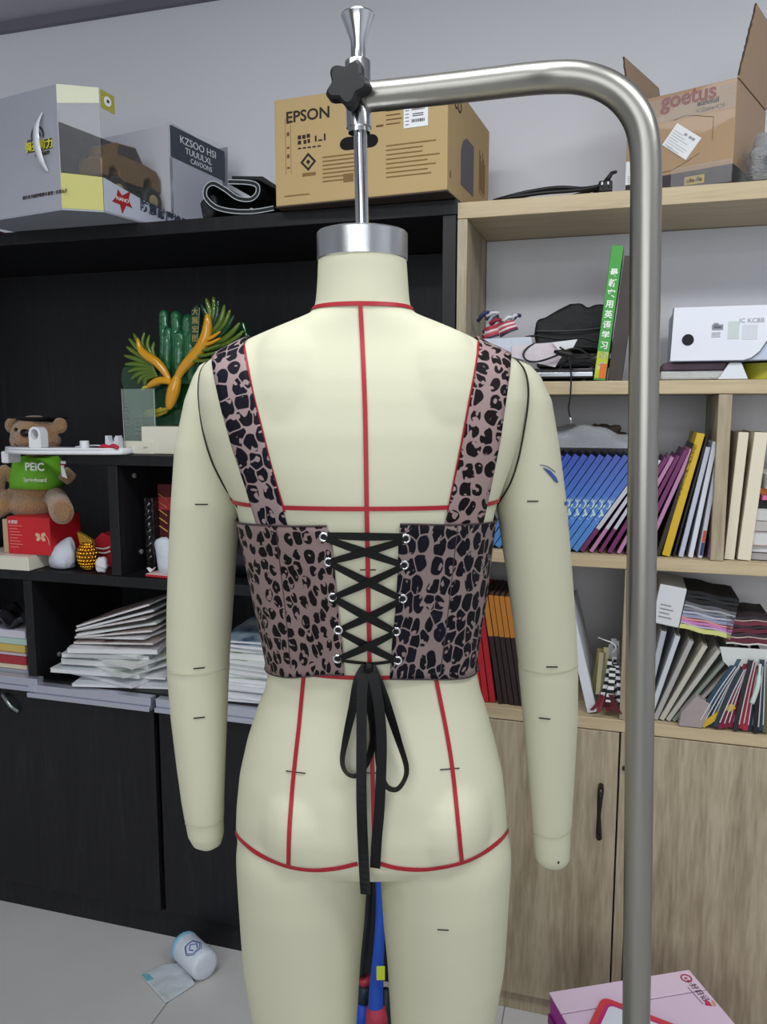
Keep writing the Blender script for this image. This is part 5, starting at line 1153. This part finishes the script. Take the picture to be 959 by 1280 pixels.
o = sthing('tape_cutter', 'small white plastic wedge on the shelf beside the yellow tape', 'stationery', Ss(917, 470, .0), .004, Z2)
hw = (Ss(936, 475)-Ss(898, 475))/2
MB().prism([(-hw, .0005), (hw, .0005), (hw*.5, .034), (-hw*.28, .034)], 0, .014).obj('wedge', mat('#d5dadf', .4), o, bev=.0015)
o = sthing('tape_roll', 'large yellow-green tape roll lying flat under the white carton', 'tape', Ss(965, 465, .08), .085, Z2)
MB().rings([[Vector((r*math.cos(t), r*math.sin(t), z)) for t in (2*math.pi*k/40 for k in range(40))] for r, z in ((.062, .001), (.062, .034), (.040, .034), (.040, .001), (.062, .001))], cap=False).obj('tape', mat('#a8a534', .35, var=.1), o, smooth='auto')
MB().rings([[Vector((r*math.cos(t), r*math.sin(t), z)) for t in (2*math.pi*k/40 for k in range(40))] for r, z in ((.0395, .001), (.0395, .034), (.037, .034), (.037, .001), (.0395, .001))], cap=False).obj('core', mat('#a08a62', .7), o)
# second row: blue catalogues leaning right
def bluem():
    m = bpy.data.materials.new('blue_catalogue'); m.use_nodes = True; nt = m.node_tree; b = nt.nodes['Principled BSDF']; N = nt.nodes.new; L = nt.links.new
    tc = N('ShaderNodeTexCoord'); sp = N('ShaderNodeSeparateXYZ'); L(tc.outputs['Object'], sp.inputs[0])
    n = N('ShaderNodeTexNoise'); n.inputs['Scale'].default_value = 110; n.inputs['Detail'].default_value = 1; L(tc.outputs['Object'], n.inputs['Vector'])
    cr = N('ShaderNodeValToRGB'); e = cr.color_ramp.elements; e[0].position = .0; e[0].color = lin('#4f86c0'); e[1].position = .26; e[1].color = lin('#35499c'); q = e.new(.085); q.color = lin('#4d7cc6')
    L(sp.outputs['Z'], cr.inputs[0])
    bd = N('ShaderNodeMapRange'); bd.inputs[1].default_value = .075; bd.inputs[2].default_value = .085; L(sp.outputs['Z'], bd.inputs[0])
    bd2 = N('ShaderNodeMapRange'); bd2.inputs[1].default_value = .145; bd2.inputs[2].default_value = .125; L(sp.outputs['Z'], bd2.inputs[0])
    th = N('ShaderNodeMapRange'); th.inputs[1].default_value = .52; th.inputs[2].default_value = .58; L(n.outputs['Fac'], th.inputs[0])
    a = N('ShaderNodeMath'); a.operation = 'MULTIPLY'; L(bd.outputs[0], a.inputs[0]); L(bd2.outputs[0], a.inputs[1]); c_ = N('ShaderNodeMath'); c_.operation = 'MULTIPLY'; L(a.outputs[0], c_.inputs[0]); L(th.outputs[0], c_.inputs[1])
    mx = N('ShaderNodeMix'); mx.data_type = 'RGBA'; L(c_.outputs[0], mx.inputs[0]); L(cr.outputs[0], mx.inputs[6]); mx.inputs[7].default_value = lin('#b9d2cf'); L(mx.outputs[2], b.inputs['Base Color']); b.inputs['Roughness'].default_value = .3; return m
M_blue = bluem()
T3 = .022
def run(s_from, z_, specs, t_=T3, gap=.0012):
    """row of leaning books; s_from = foot of the first one"""
    s_ = s_from; prev = None
    for (th, h, m, deg, lab, grp, nm, pg_, cat_, mk) in specs:
        a = R(deg)
        if prev is not None: s_ += max(0, (math.tan(prev)-math.tan(a))*h*math.cos(a))
        book(s_, z_, t_+random.uniform(0, .004), th, h, .17, m, a, lab, grp, nm, pg_, cat_, marks=mk); s_ += th/math.cos(a)+gap; prev = a
    return s_
sb0 = Ss(722, 683, .022)
thb = .0135; ab = 33
for i in range(13):
    s_ = sb0-(i)*(thb/math.cos(R(ab))+.0012)
    h = .252 if i > 1 else .245
    if s_-thb < .2: break
    book(s_, Z3, T3, thb, h, .17, M_blue, R(ab), ORD[i]+' blue catalogue of the leaning row, counted from the purple booklets', 'blue catalogues leaning on the oak shelf', 'catalogue', '#5366a0', 'catalogue')
s_ = sb0; M_pur = mat('#6a2a5a', .5); M_mauve = mat('#b07aa0', .5); M_pwh = mat('#b9bcc0', .5)
def pmk(r, x0, x1, h):
    MB().box(x0+.0006, x1-.0006, -.0007, -.0001, h*.26, h).obj('spine_label', M_pwh, r)
pa = R(33)
for i in range(8):
    a = R(33-i*1.8); th = .0085 if i % 3 else .0100; s_ += th/math.cos(a)+.0010+max(0, (math.tan(pa)-math.tan(a))*.205); pa = a
    wh = i < 3
    book(s_, Z3, T3, th, .236 if i < 6 else .246, .165, (M_pur, M_mauve, M_pur)[i % 3], a, ORD[i]+' purple booklet with white upper spine, counted from the blue catalogues' if wh else ORD[i-3]+' slim mauve or purple booklet after the ones with white spines', 'purple booklets next to the blue catalogues' if wh else 'mauve booklets next to the yellow folder', 'booklet', '#c9a9c0', 'booklet', marks=pmk if wh else None)
sy = Ss(826, 688, .022)
book(sy-.001, Z3, T3, .009, .250, .17, mat('#2a2420', .5), R(15), 'dark thin folder leaning against the yellow folder', name='folder', cat='folder')
book(sy+.019, Z3, T3, .0165, .270, .17, mat('#c9a51c', .45), R(12.5), 'mustard yellow folder leaning on the second oak shelf', name='folder', pages='#7a6420', cat='folder')
book(sy+.0185+.0105, Z3, T3, .004, .262, .17, mat('#1d1a18', .5), R(12), 'thin black folder just behind the yellow folder', name='folder', cat='folder')
xs = sy+.0290; pa = R(12)
for i, (th, h, deg, c_, lab) in enumerate(((.010, .240, 10.5, '#b5b7c6', 'pale lilac-grey folder, first of the white ones after the yellow'), (.010, .250, 8.5, '#cfd1da', 'white folder standing second after the yellow folder'), (.009, .253, 6.5, '#c6c8d2', 'white folder with small red and blue label'), (.005, .275, 4.5, '#8a5f86', 'tall mauve folder standing against the oak divider'))):
    def mk(r, x0, x1, h, i=i):
        if i == 2: MB().box(x0+.002, x1-.001, -.0007, -.0001, .035, .06).obj('red_label', mat('#c2483c', .5), r); MB().box(x0+.002, x1-.001, -.0007, -.0001, .006, .034).obj('blue_label', mat('#2c3a60', .5), r)
    xs += th/math.cos(R(deg))+.0006+(math.tan(pa)-math.tan(R(deg)))*h; pa = R(deg)
    book(xs, Z3, T3, th, h, .17, mat(c_, .45), R(deg), lab, name='folder', cat='folder', marks=mk)
# right cell: two cream binders and fabric pile
M_cream = mat('#d5cdb6', .5)
book(Ss(919, 688, .02), Z3, T3, .020, .268, .18, M_cream, R(3), 'narrower cream binder beside the oak divider', name='binder', cat='binder', pages='#cfc6ae')
book(Ss(937, 688, .02)+.004, Z3, T3, .026, .268, .18, mat('#d9d0bb', .5), R(4), 'wider cream binder standing second from the divider', name='binder', cat='binder', pages='#cfc6ae')
s_ = Ss(965, 690, .05)+.058; z_ = Z3+.001
for th, c_, lab, pg_ in ((.016, '#3c3634', 'dark grey book lowest in the pile beside the binders', '#aaa6a6'), (.014, '#c9c9cc', 'white paper block in the pile beside the binders', '#d8d8da'), (.030, '#b03034', 'red-covered book with white pages beside the cream binders', '#d9d7d6'), (.022, '#9a958c', 'grey fabric book in the pile beside the binders', '#bdb9b2'), (.024, '#d3d2cf', 'white folded fabric in the upper pile beside the binders', '#cfcdc9'), (.018, '#1d1a1c', 'black folded fabric in the pile beside the binders', '#2a2628'), (.010, '#d06a92', 'pink folded fabric near the top of the pile', '#d8709a'), (.012, '#c8702c', 'orange folded fabric near the top of the pile', '#c0742c'), (.030, '#cfcfcb', 'white fabric topmost of the pile beside the binders', '#d2d2ce')):
    magazine(s_+random.uniform(-.006, .004), .12, z_, .19, .19, th, mat(c_, .6), lab, 'books and fabrics piled beside the cream binders', R(random.uniform(-8, 8)), name='book', mp=sheets_mat(pg_), cat='book'); z_ += th+.0008
# grey plastic bag over the catalogues
o = sthing('grey_plastic_bag', 'translucent grey plastic bag lying on top of the blue catalogues', 'bag', Ss(735, 550, .10), .10, 1.362)
mb = MB(); gr_ = []
for i in range(29):
    row = []
    for j in range(15):
        x = -.19+.34*i/28; y = -.075+.15*j/14; e = math.sin(math.pi*i/28)**.5*math.sin(math.pi*j/14)**.5
        z = .002+e*(.040+.010*math.sin(i*.42+j*.3)+.006*math.sin(i*.25-j*.7)+.003*math.sin(i*1.3+j*.4))
        row.append(Vector((x, y, z)))
    gr_.append(row)
mb.rings(gr_, cap=False, closed=False); mb.rings([[Vector((p.x, p.y, .001)) for p in r] for r in gr_], cap=False, closed=False)
mb.obj('bag_film', film('#c9ccd2', .55, .16, .5), o, smooth=True)
blob('dark_contents', (.03, .02, .026), (.05, .03, .022), mat('#4a4238', .8, bump=.4), 21, .2, par=o)
blob('pale_contents', (-.08, .01, .018), (.06, .035, .014), mat('#9a9aa2', .6, bump=.4), 22, .2, par=o)
# third row left
M_bk = mat('#2d1f20', .5); M_or = mat('#b5742c', .5)
sr = Ss(594, 845, .022)
def omk(r, x0, x1, h): MB().box(x0+.0002, x1-.0002, -.0007, -.0001, h*.62, h-.002).obj('orange_label', M_or, r)
specs = []
for i in range(3): specs.append((.014, .262, mat(('#c0262c', '#b01f28', '#a81f2a')[i], .4), -8, ('bright red folder behind the edge of the bustier', 'second red folder beside the bustier edge', 'darker red folder next to the brown binders')[i], 'red folders on the third oak shelf', 'folder', '#c44a4a', 'folder', None))
for i in range(5): specs.append((.0115, .262, M_bk, -9, ORD[i]+' dark brown binder with orange upper spine, counted from the red folders', 'dark brown binders with orange labels', 'binder', '#5a4038', 'binder', omk))
specs += [(.011, .262, mat('#b59a86', .5), -11, 'beige folder next to the dark brown binders', None, 'folder', '#cdbfa8', 'folder', None), (.020, .262, mat('#cfc6a8', .5), -12, 'cream binder beside the dark brown binders', None, 'binder', '#d8d2bc', 'binder', None)]
specs += [(.012, .260, mat(c_, .45), -13, l_, 'white and blue folders behind the right arm', 'folder', '#d8dade', 'folder', None) for c_, l_ in (('#d6d8de', 'white folder next to the cream binder beside the right arm'), ('#7d93b4', 'thin blue folder between white ones beside the right arm'), ('#dcdde2', 'white folder just after the thin blue one beside the right arm'))]
x = run(Ss(596, 868, .022), Z4, specs)
book(Ss(752, 880, .022)-.030, Z4, T3, .022, .25, .17, mat('#d4d8dd', .45), R(-14), 'white ring binder leaning beside the right arm', name='binder', cat='binder')
# swatch bundles hanging by the divider
def hank(name, label, px, py0, py1, wpx, cols, n, t0=.03, grp=None, chk=False):
    o = sthing(name, label, 'fabric swatches', Ss(px, py1, t0), t0, Z4+.001); rr = random.Random(px); sx0 = Ss(px, py1, t0)
    ztop_ = S(px, py0, t0)[1]-Z4; zbot_ = max(.004, S(px, py1, t0)[1]-Z4)
    for i in range(n):
        x0 = (i/(n-1)-.5)*wpx*.0018; x1 = x0*1.5+rr.uniform(-.003, .003); w_ = rr.uniform(.004, .007); y = rr.uniform(-.02, .02)
        mb = MB(); p = bez([(x0*.5, y, ztop_*rr.uniform(.85, 1)), (x0*.9, y-.002, ztop_*.6), (x1, y-.006, zbot_+.002+rr.uniform(0, .01))], 6)
        if chk:
            for k in range(len(p)-1):
                mb.mi = (k+i) % 2; mb.rings([[p[k]-Vector((w_, 0, 0)), p[k]+Vector((w_, 0, 0))], [p[k+1]-Vector((w_, 0, 0)), p[k+1]+Vector((w_, 0, 0))]], cap=False, closed=False)
            mb.obj('swatch', [mat(cols[0], .7), mat(cols[1], .7)], o, solid=.0012)
        else:
            mb.rings([[q-Vector((w_, 0, 0)) for q in p], [q+Vector((w_, 0, 0)) for q in p]], cap=False, closed=False); mb.obj('swatch', mat(cols[i % len(cols)], .7), o, solid=.0012)
    return o
hank('swatch_bundle', 'olive and grey fabric swatches standing beside the white ring binder', 752, 806, 868, 14, ('#8a8452', '#a09a78', '#6e6a50'), 5, .04)
hank('swatch_bundle', 'dark red fabric swatches at the foot of the oak divider', 757, 866, 892, 22, ('#5e1722', '#7a2430', '#4a1018'), 6, .012)
hank('swatch_bundle', 'bundle of black and white checked swatches by the oak divider', 765, 822, 880, 16, ('#17171a', '#d9d9d9'), 6, .03, chk=True)
hank('swatch_bundle', 'tall grey swatch strips behind the checked swatches', 766, 796, 850, 12, ('#a9a9ac', '#77787c', '#c3c3c6'), 6, .07)
cable('white_tie', 'thin white tie looped round the swatches by the oak divider', [Wc(748, 797, .02), Wc(756, 800, .0), Wc(766, 804, -.004), Wc(770, 810, .0), Wc(766, 816, .01)], .0014, mat('#d6d6cf', .6))
# third row right of the pole: grey folders, swatch books, hangers
gx = Ss(800, 886, .022)
for i, (th, h, deg, c_, lab) in enumerate(((.012, .205, 10, '#a9adb4', 'pale grey folder hidden furthest behind the pole in the leaning row'), (.011, .200, 15, '#c0c4ca', 'pale grey folder, first visible one right of the pole in the fan'), (.011, .196, 20, '#a5a39e', 'warm grey folder second in the fan right of the pole'), (.011, .194, 25, '#b9b5a6', 'beige grey folder third in the fan right of the pole'), (.010, .194, 30, '#b3b1a8', 'stone grey folder fourth in the fan right of the pole'), (.008, .193, 34, '#7f877c', 'green grey folder fifth in the fan right of the pole'), (.008, .192, 38, '#a29e96', 'taupe folder sixth in the fan right of the pole'), (.007, .190, 43, '#8a8382', 'dark grey folder near the end of the fan'), (.009, .190, 48, '#c9c7cc', 'white folder last in the fan, over the yellow card'))):
    gx += th/math.cos(R(deg))+.0010
    book(gx, Z4, T3, th, h, .17, mat(c_, .5, var=.06), R(deg), lab, name='folder', cat='folder', pages='#9a9890')
gx0 = gx
book(gx0+.022, Z4, .004, .014, .080, .10, mat('#c9a32a', .45), R(50), 'small yellow swatch card at the foot of the grey folders', name='swatch_card', cat='swatch card', pages='#a8883a')
o = sthing('grey_sample_bag', 'small grey paper sample bag at the front edge of the third oak shelf', 'bag', Ss(862, 905, .0), .0, Z4+.001)
MB().prism([(-.022, .0), (.026, .0), (.042, .055), (.01, .070), (-.018, .030)], 0, .03).obj('paper', mat('#9b8f8f', .7, bump=.2), o, bev=.002)
# swatch books lying on the folders
def swbook(px, py, t_, z_, L_, D_, cols, label, deg, strip):
    o = sthing('swatch_book', label, 'swatch book', Ss(px, py, t_), t_, z_, 0, None, R(deg)); zz = 0
    for i, (c_, th) in enumerate(cols):
        mb = MB(); n = 8; amp = .0015
        q = [(-L_/2+L_*k/n, zz+amp*math.sin(k*1.3+i)) for k in range(n+1)]; q2 = [(a, b+th) for a, b in q[::-1]]
        mb.rings([[Vector((a, 0, b)) for a, b in q+q2], [Vector((a, D_, b)) for a, b in q+q2]]); mb.obj('swatch_leaf', mat(c_, .7), o, tris=True); zz += th+.001
    if strip: MB().box(-L_/2-.058, -L_/2-.002, -.004, D_, .0, zz).obj('header_card', mat('#cfd0d2', .5), o, bev=.002); [MB().box(-L_/2-.048, -L_/2-.02-.006*(k % 2), -.0048, -.0041, .016+k*.009, .0185+k*.009).obj('print', mat('#8a8a8e', .7), o) for k in range(4)]
    return o
zsw = S(860, 797, .03)[1]+.004
swbook(881, 790, .03, zsw+.008, .105, .14, (('#c9cc80', .010), ('#b9a8c4', .004), ('#c07ab0', .006), ('#d38a8a', .004), ('#8f93a8', .007), ('#a9acc0', .005), ('#77797f', .006), ('#9a9ba0', .005), ('#5c5c62', .006), ('#17161a', .009), ('#202024', .007), ('#111114', .007)), 'thick swatch book with black and lilac leaves on top of the grey folders', 9, True)
z2w = S(930, 808, .03)[1]
swbook(935, 805, .03, z2w+.004, .085, .13, (('#d9d3cc', .003), ('#5e2434', .010), ('#c9b6ae', .002), ('#3a2c34', .007), ('#5c2030', .009), ('#2c2a30', .005), ('#6a2a3a', .009), ('#b9a89e', .002), ('#30262c', .006)), 'maroon and black swatch book beside the lilac one', -2, False)
o = sthing('swatch_header', 'blank white header card hanging below the maroon swatch book', 'card', Ss(930, 815, .02), .018, z2w-.052)
MB().prism([(-.048, .050), (-.040, .020), (-.028, .008), (-.010, .014), (.010, .004), (.028, .004), (.040, .016), (.052, .024), (.056, .052)], 0, .004).obj('card', mat('#c9ccca', .5), o, tris=True)
# hanging hook-strip swatches: many thin headers spread like a fan, colours at the foot
o = sthing('hanger_swatches', 'fan of fabric hangers with thin white edges on the third oak shelf', 'fabric swatches', Ss(905, 890, .05), .0, Z4+.001)
ho = Ss(905, 890, .05); rr = random.Random(5)
cols = ['#24404f', '#2f4e5c', '#1c2a38', '#3a5866', '#27333e', '#7a1834', '#7a1834', '#8a1c3a', '#2a2226', '#9a2034', '#a3243a', '#23313f', '#17171a', '#2d3a46', '#5c5a3a', '#66643f']
for i in range(16):
    px0 = 868+i*6.2; topx = 915+i*2.8; zt_ = S(topx, 828+rr.uniform(-6, 6), .03)[1]-Z4; xb = Ss(px0, 900, .03)-ho; xt = Ss(topx, 830, .03)-ho; y = .001+.003*(i % 4)
    p = bez([(xb, y, .002+rr.uniform(0, .006)), (xb+.25*(xt-xb), y, zt_*.32), (xb+.6*(xt-xb), y+.004, zt_*.66), (xt, y+.008, zt_)], 5)
    mb = MB(); mb.rings([[q-Vector((.0052, 0, 0)) for q in p], [q+Vector((.0052, 0, 0)) for q in p], [q+Vector((.0052, .005 if i < 8 else .13, 0)) for q in p], [q+Vector((-.0052, .005 if i < 8 else .13, 0)) for q in p], [q-Vector((.0052, 0, 0)) for q in p]], cap=False, closed=False)
    sw = mb.obj('swatch', mat(cols[i], .65), o)
    MB().tube([q+Vector((.0045, -.0015, 0)) for q in p[2:]], .0012, 5).obj('white_edge', mat('#c9c9cd', .5), sw)
MB().tube(bez([(Ss(948, 830, .02)-ho, -.004, .155), (Ss(945, 850, .02)-ho, -.008, .11), (Ss(938, 868, .02)-ho, -.008, .07)], 6), [.003]*4+[.005]*9, 8).obj('white_hanger', mat('#c2d2ca', .4), o, smooth=True)
# ---------------------------------------------------------------- on the floor
F0 = Zp(258, 1210, .035); F1 = Zp(228, 1182, .035)
o = thing('tissue_roll', 'wrapped white and blue toilet paper roll lying on the tiles by the black bookcase', 'paper roll', (F0.x, F0.y, .0485), 0)
dr = (F1-F0); dr.z = 0; L_ = .10; dr.normalize(); a0 = math.atan2(dr.y, dr.x)
c = (F0+F1)/2; o.location = (c.x, c.y, .0390); o.rotation_euler.z = a0
M = Matrix.Rotation(R(90), 4, 'Y'); M_wrap = mat('#cdd4de', .35, bump=.3, bscale=50)
MB().lathe([(.010, -.060), (.026, -.060), (.035, -.057), (.038, -.051), (.0375, 0), (.038, .045), (.036, .051)], n=40, M=M, cap=True).obj('wrapped_roll', M_wrap, o, smooth=True)
MB().lathe([(.0382, .037), (.0385, .051), (.034, .058), (.023, .061), (.008, .061)], n=40, M=M).obj('blue_end', mat('#7fb2c9', .4, bump=.3), o, smooth=True)
hexa = [Vector((-.010+.024*math.cos(R(60*k+30)), .024*math.sin(R(60*k+30)))) for k in range(7)]
def onroll(x, v): t = v/.038+R(18); return Vector((x, .0387*math.sin(t), .0387*math.cos(t)))
for sc_h in (1, .86): MB().tube([onroll(a.x*sc_h-.006, a.y*sc_h) for i in range(6) for a in [hexa[i].lerp(hexa[i+1], f/4) for f in range(4)]]+[onroll(hexa[0].x*sc_h-.006, hexa[0].y*sc_h)], .0009, 5).obj('printed_hexagon', mat('#4a5f9a', .5), o)
MB().tube([onroll(-.028, -.006), onroll(-.014, -.013), onroll(-.004, 0), onroll(-.014, .010), onroll(-.026, .005)], .0018, 5).obj('printed_mark', mat('#5a72ac', .5), o)
qs = [Zp(177, 1222, 0), Zp(207, 1256, 0), Zp(244, 1232, 0), Zp(232, 1206, 0), Zp(205, 1208, 0)]
c = sum(qs, Vector())/5
o = thing('plastic_packet', 'flattened pale plastic packet on the floor beside the tissue roll', 'packet', (c.x, c.y, .0005), 0)
MB().prism([((q-c).x, (q-c).y) for q in qs], .001, .007, 'z').obj('packet', mat('#cdd6dc', .3, bump=.7, bscale=25, trans=.15), o, bev=.0025)
e0, e1 = qs[0]-c, qs[0].lerp(qs[1], .25)-c; e2 = qs[4]-c
MB().prism([(e0.x, e0.y), (e1.x, e1.y), (e1.x*.75, e1.y*.75+.004), (e0.x*.78, e0.y*.8+.004)], .0072, .0085, 'z').obj('blue_edge', mat('#6fb0bd', .4), o)
# pink carton and the red framed card on it
zt_ = .30
A = Zp(688, 1241, zt_); B_ = Zp(861, 1213, zt_); Cc = Zp(930, 1285, zt_)
ap = math.atan2(B_.y-A.y, B_.x-A.x); wp_ = (B_-A).length
o = thing('pink_carton', 'pale pink and magenta carton on the floor behind the steel pole', 'carton', (A.x, A.y, 0), ap)
PD = .33
MB().box(0, wp_, -PD, 0, .001, zt_-.004).obj('carton', mat('#b01aa0', .45), o, bev=.002)
MB().box(-.002, wp_+.002, -.055, .002, zt_-.0035, zt_).obj('lid', mat('#e6cfe4', .4), o, bev=.001)
MB().box(-.002, wp_+.002, -PD-.002, -.058, zt_-.0035, zt_).obj('lid', mat('#e3cbe2', .4), o, bev=.001)
for zz in (.235, .20, .12): MB().box(-.0035, -.0002, -PD, 0, zz, zz+.02).obj('side_strip', mat('#8a1580' if zz != .2 else '#c23ab4', .45), o)
def topM(x, y, r): return Matrix.Translation((x, y, zt_+.0006)) @ Matrix.Rotation(r, 4, 'Z')
Lr = Zp(858, 1223, zt_); inv = Matrix.Rotation(-ap, 3, 'Z'); l1 = inv @ (Lr-Vector((A.x, A.y, Lr.z))); Lr2 = Zp(886, 1254, zt_); l2 = inv @ (Lr2-Vector((A.x, A.y, Lr2.z)))
an = math.atan2(l2.y-l1.y, l2.x-l1.x)
MB().rings([[Vector((l1.x+r*math.cos(t), l1.y+r*math.sin(t), z)) for t in (2*math.pi*k/28 for k in range(28))] for r, z in ((.0115, zt_+.0002), (.0115, zt_+.0009), (.0085, zt_+.0009), (.0085, zt_+.0002))], cap=False).obj('logo_ring', mat('#b03a5a', .5), o)
text('e', .014, topM(l1.x, l1.y, an), mat('#b03a5a', .5), o)
mid = l1.lerp(l2, .5); text('e·好日记', .016, topM(mid.x, mid.y, an), mat('#5a4048', .5), o); m2 = mid+Vector((-.012*math.sin(-an), -.012, 0)); MB().box(-.024, .024, -.0006, .0006, 0, .0004, topM(m2.x, m2.y, an)).obj('logo_line', mat('#7a6068', .5), o)
MB().prism([(l2.x-.010, l2.y-.004), (l2.x-.002, l2.y+.010), (l2.x+.003, l2.y+.002), (l2.x+.002, l2.y-.009)], zt_+.0002, zt_+.0009, 'z').obj('logo_leaf', mat('#c23a5a', .5), o)
MB().prism([(l2.x+.004, l2.y-.008), (l2.x+.010, l2.y+.006), (l2.x+.014, l2.y-.002), (l2.x+.008, l2.y-.011)], zt_+.0002, zt_+.0009, 'z').obj('logo_leaf', mat('#c9a27a', .5), o)
K = [Zp(752, 1249, zt_), Zp(735, 1290, zt_), Zp(840, 1300, zt_), Zp(815, 1268, zt_)]
kc_ = Zp(785, 1275, zt_); d_ = (Zp(845, 1283, zt_)-Zp(760, 1250, zt_)); ak = math.atan2(d_.y, d_.x)
k0 = Zp(753, 1249, zt_)
o = thing('framed_card', 'pink-red framed card lying on top of the pink carton', 'card', (k0.x, k0.y, zt_+.001), ak)
def rrect(x0, x1, y0, y1, r, n=6):
    q = []
    for cx, cy, a in ((x1-r, y1-r, 0), (x0+r, y1-r, 90), (x0+r, y0+r, 180), (x1-r, y0+r, 270)): q += [(cx+r*math.cos(R(a+90*k/n)), cy+r*math.sin(R(a+90*k/n))) for k in range(n+1)]
    return q
MB().prism(rrect(0, .20, -.14, 0, .016), 0, .006, 'z').obj('frame', mat('#d6424e', .4), o, bev=.001)
MB().prism(rrect(.014, .186, -.126, -.014, .012), .0062, .0075, 'z').obj('frame_line', mat('#c22f8a', .4), o)
MB().prism(rrect(.020, .180, -.120, -.020, .010), .0077, .009, 'z').obj('panel', mat('#dfe3ee', .25), o)
# blue tool standing between the legs, against the black bookcase
p0 = S(470, 1110, -.05); p1_ = S(470, 1262, -.05)
def Wt(px, py, t=-.10): a, b = S(px, py, t); return W(a, t, b)
q0 = Wt(474, 1085); q1 = Wt(470, 1275, -.16); foot = q1+(q1-q0)*((.03-q1.z)/(q1-q0).z)
o = thing('folded_umbrella', 'blue folded umbrella with red band and yellow sticker, seen between the legs', 'umbrella', (foot.x, foot.y, .001), 0)
b0 = Vector((foot.x, foot.y, .001)); ql = [Wt(473, 1075), Wt(475.5, 1130, -.11), Wt(474, 1180, -.13), Wt(471, 1225, -.145), Wt(470, 1262, -.16)]
def tt(pts, r, nm, m, sm_=True): return MB().tube([p-b0 for p in pts], r, 14).obj(nm, m, o, smooth=sm_)
tt(bez(ql, 6), [.0085+.0105*(i/24)**1.2 for i in range(25)], 'blue_sleeve', mat('#1f4fb4', .5, bump=.15, bscale=40))
tt([q-Vector((.018, -.01, 0)) for q in bez([Wt(470, 1075), Wt(469, 1130, -.10), Wt(465, 1180, -.12), Wt(461, 1222, -.13)], 5)], .0105, 'dark_sleeve', mat('#10151c', .5))
tt([Wt(470, 1258, -.158), Wt(471, 1272, -.162), Wt(471, 1300, -.168)], [.022, .026, .028], 'red_band', mat('#b0344a', .5, bump=.4, bscale=120))
tt([Wt(456, 1232, -.12), Wt(455, 1252, -.125)], .016, 'dark_grip', mat('#12303a', .5, bump=.3)); tt([Wt(455, 1253, -.125), Wt(452, 1300, -.13)], [.017, .022], 'lower_sleeve', mat('#1c4bc0', .5))
tt([Wt(456, 1222, -.12), Wt(457, 1229, -.12)], .0155, 'red_ring', mat('#a83040', .5))
tt([Wt(482, 1236, -.14), Wt(485, 1300, -.15)], [.008, .014], 'dark_strap', mat('#14222c', .5))
tt([Wt(471, 1300, -.168), Vector((foot.x, foot.y, .02))], [.028, .02], 'lower_cloth', mat('#1c4bc0', .5))
y_ = Wt(476, 1221, -.185); MB().box(-.0095, .0095, -.002, .002, -.016, .016).obj('yellow_sticker', mat('#cfe03a', .5), o).location = y_-b0+Vector((0, .012, 0))
